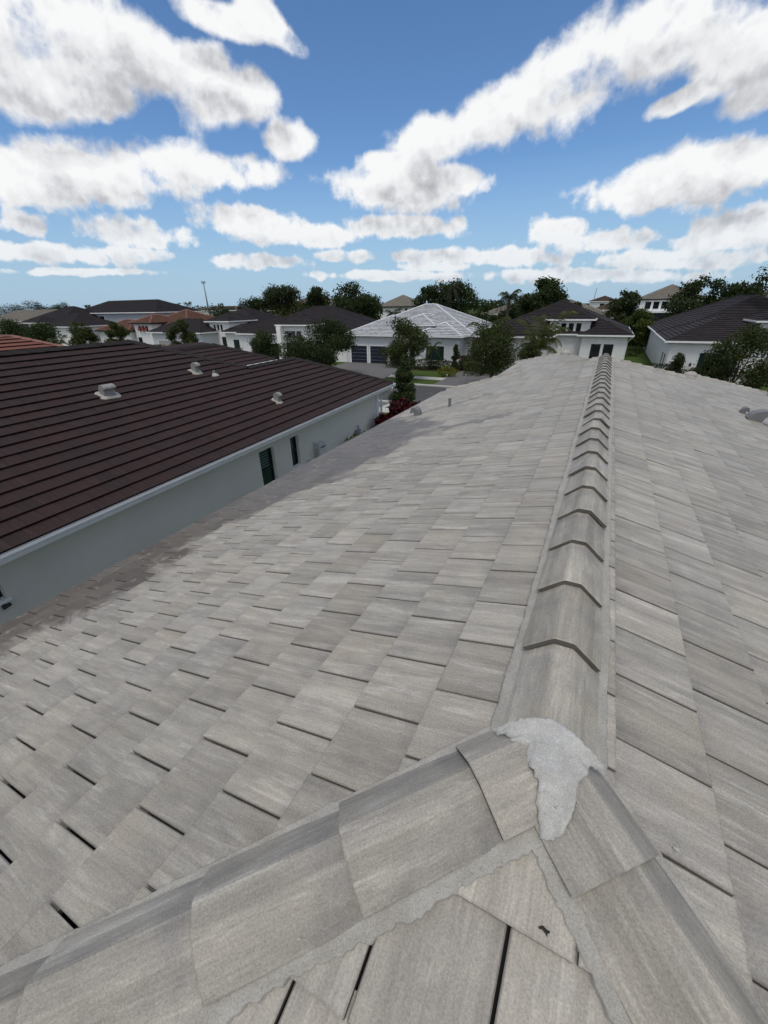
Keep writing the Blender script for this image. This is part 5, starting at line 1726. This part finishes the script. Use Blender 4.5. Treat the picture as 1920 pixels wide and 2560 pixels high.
# ------------------------------------------------------------------ street lamp, mast, bird
q = atY(727, 850, 43.0)
lp = thing('street_lamp', 'black lantern street lamp standing before the shutter house tower', 'street lamp', (q[0], q[1], 0))
MB().tube([(0, 0, 0), (0, 0, .5), (0, 0, 3.6)], [.11, .07, .05], 10).obj('post', M['black'], lp, smooth=True)
MB().box(-.22, .22, -.03, .03, 3.5, 3.56).obj('cross_bar', M['black'], lp)
ln_ = MB().tube([(0, 0, 3.6), (0, 0, 3.68), (0, 0, 4.05)], [.06, .11, .17], 6).obj('lantern', M['glass'], lp)
MB().tube([(0, 0, 4.05), (0, 0, 4.1), (0, 0, 4.28), (0, 0, 4.36)], [.2, .2, .05, .02], 6).obj('lantern_roof', M['black'], lp)
q0, q1 = atY(506, 702, 300), atY(519, 762, 300)
ms = thing('radio_mast', 'thin steel radio mast with antennas rising over far roofs', 'mast', (q1[0], q1[1], 0))
MB().tube([(0, 0, 0), (0, 0, q0[2] - .5)], [.8, .45], 8).obj('pole', M['steel'], ms, smooth=True)
for k_ in range(6):
    a = k_ * math.pi / 3
    MB().box(-.16, .16, -.12, .12, -.9, .9).obj('antenna_panel', M['steel'], ms).location = (1.5 * math.cos(a), 1.5 * math.sin(a), q0[2] - 1.2)
MB().tube([(-2, 0, q0[2] - 1.6), (2, 0, q0[2] - 1.6)], .2, 6).tube([(0, -2, q0[2] - 1.6), (0, 2, q0[2] - 1.6)], .2, 6).obj('antenna_arm', M['steel'], ms)
q2 = atY(1490, 732, 260)
ms = thing('far_pole', 'thin slanting pole above the small brown pyramid roof', 'pole', (q2[0] - 1, q2[1], 0))
MB().tube([(0, 0, 0), (1.0, 0, atY(1492, 720, 260)[2])], [.25, .12], 6).obj('pole', M['steel'], ms)

# ------------------------------------------------------------------ small things lying on the grey roof
def on_hip_end(px, py):
    d_ = ray(px, py)
    n_ = np.array([0, -T17, 1.0])
    return CAM + d_ * ((n_ @ (np.array([RX, APY, RZ]) - CAM)) / (n_ @ d_))


p_ = on_hip_end(1357, 2333)
tw = thing('seed_husk', 'small black seed husk on the hip end tile below the cement patch', 'debris', (p_[0], p_[1], p_[2] + .012))
MB().tube([(-.012, 0, .004), (-.004, .003, .007), (.006, -.001, .006), (.013, .004, .004)], [.002, .0045, .005, .002], 6).obj('husk', M['black'], tw)
MB().tube([(.004, 0, .006), (.009, -.008, .004)], [.0025, .001], 5).obj('stalk', M['black'], tw)
for i_, (px, py, sg, r_) in enumerate(((1687, 2128, 1, .007), (1000, 1835, -1, .004), (748, 2352, -1, .0035))):
    d_ = ray(px, py)
    n_ = np.array([sg * T17, 0, 1.0])
    p_ = CAM + d_ * ((n_ @ (np.array([RX, 0, RZ]) - CAM)) / (n_ @ d_))
    bm = bmesh.new()
    bmesh.ops.create_icosphere(bm, subdivisions=2, radius=r_)
    rr_ = random.Random(i_)
    for v_ in bm.verts: v_.co = Vector((v_.co.x * 1.1, v_.co.y * .8, v_.co.z * .5)) * rr_.uniform(.8, 1.2)
    me_ = bpy.data.meshes.new('mortar_crumb')
    bm.to_mesh(me_)
    bm.free()
    me_.materials.append(M['patch'])
    o_ = link(bpy.data.objects.new('mortar_crumb', me_))
    o_.location = (p_[0], p_[1], p_[2] + .012)
    tag(o_, ['pale crumb of mortar on a tile beside the right hip', 'tiny white crumb on a tile left of the ridge', 'tiny white crumb lying near the left hip tiles'][i_], 'debris')
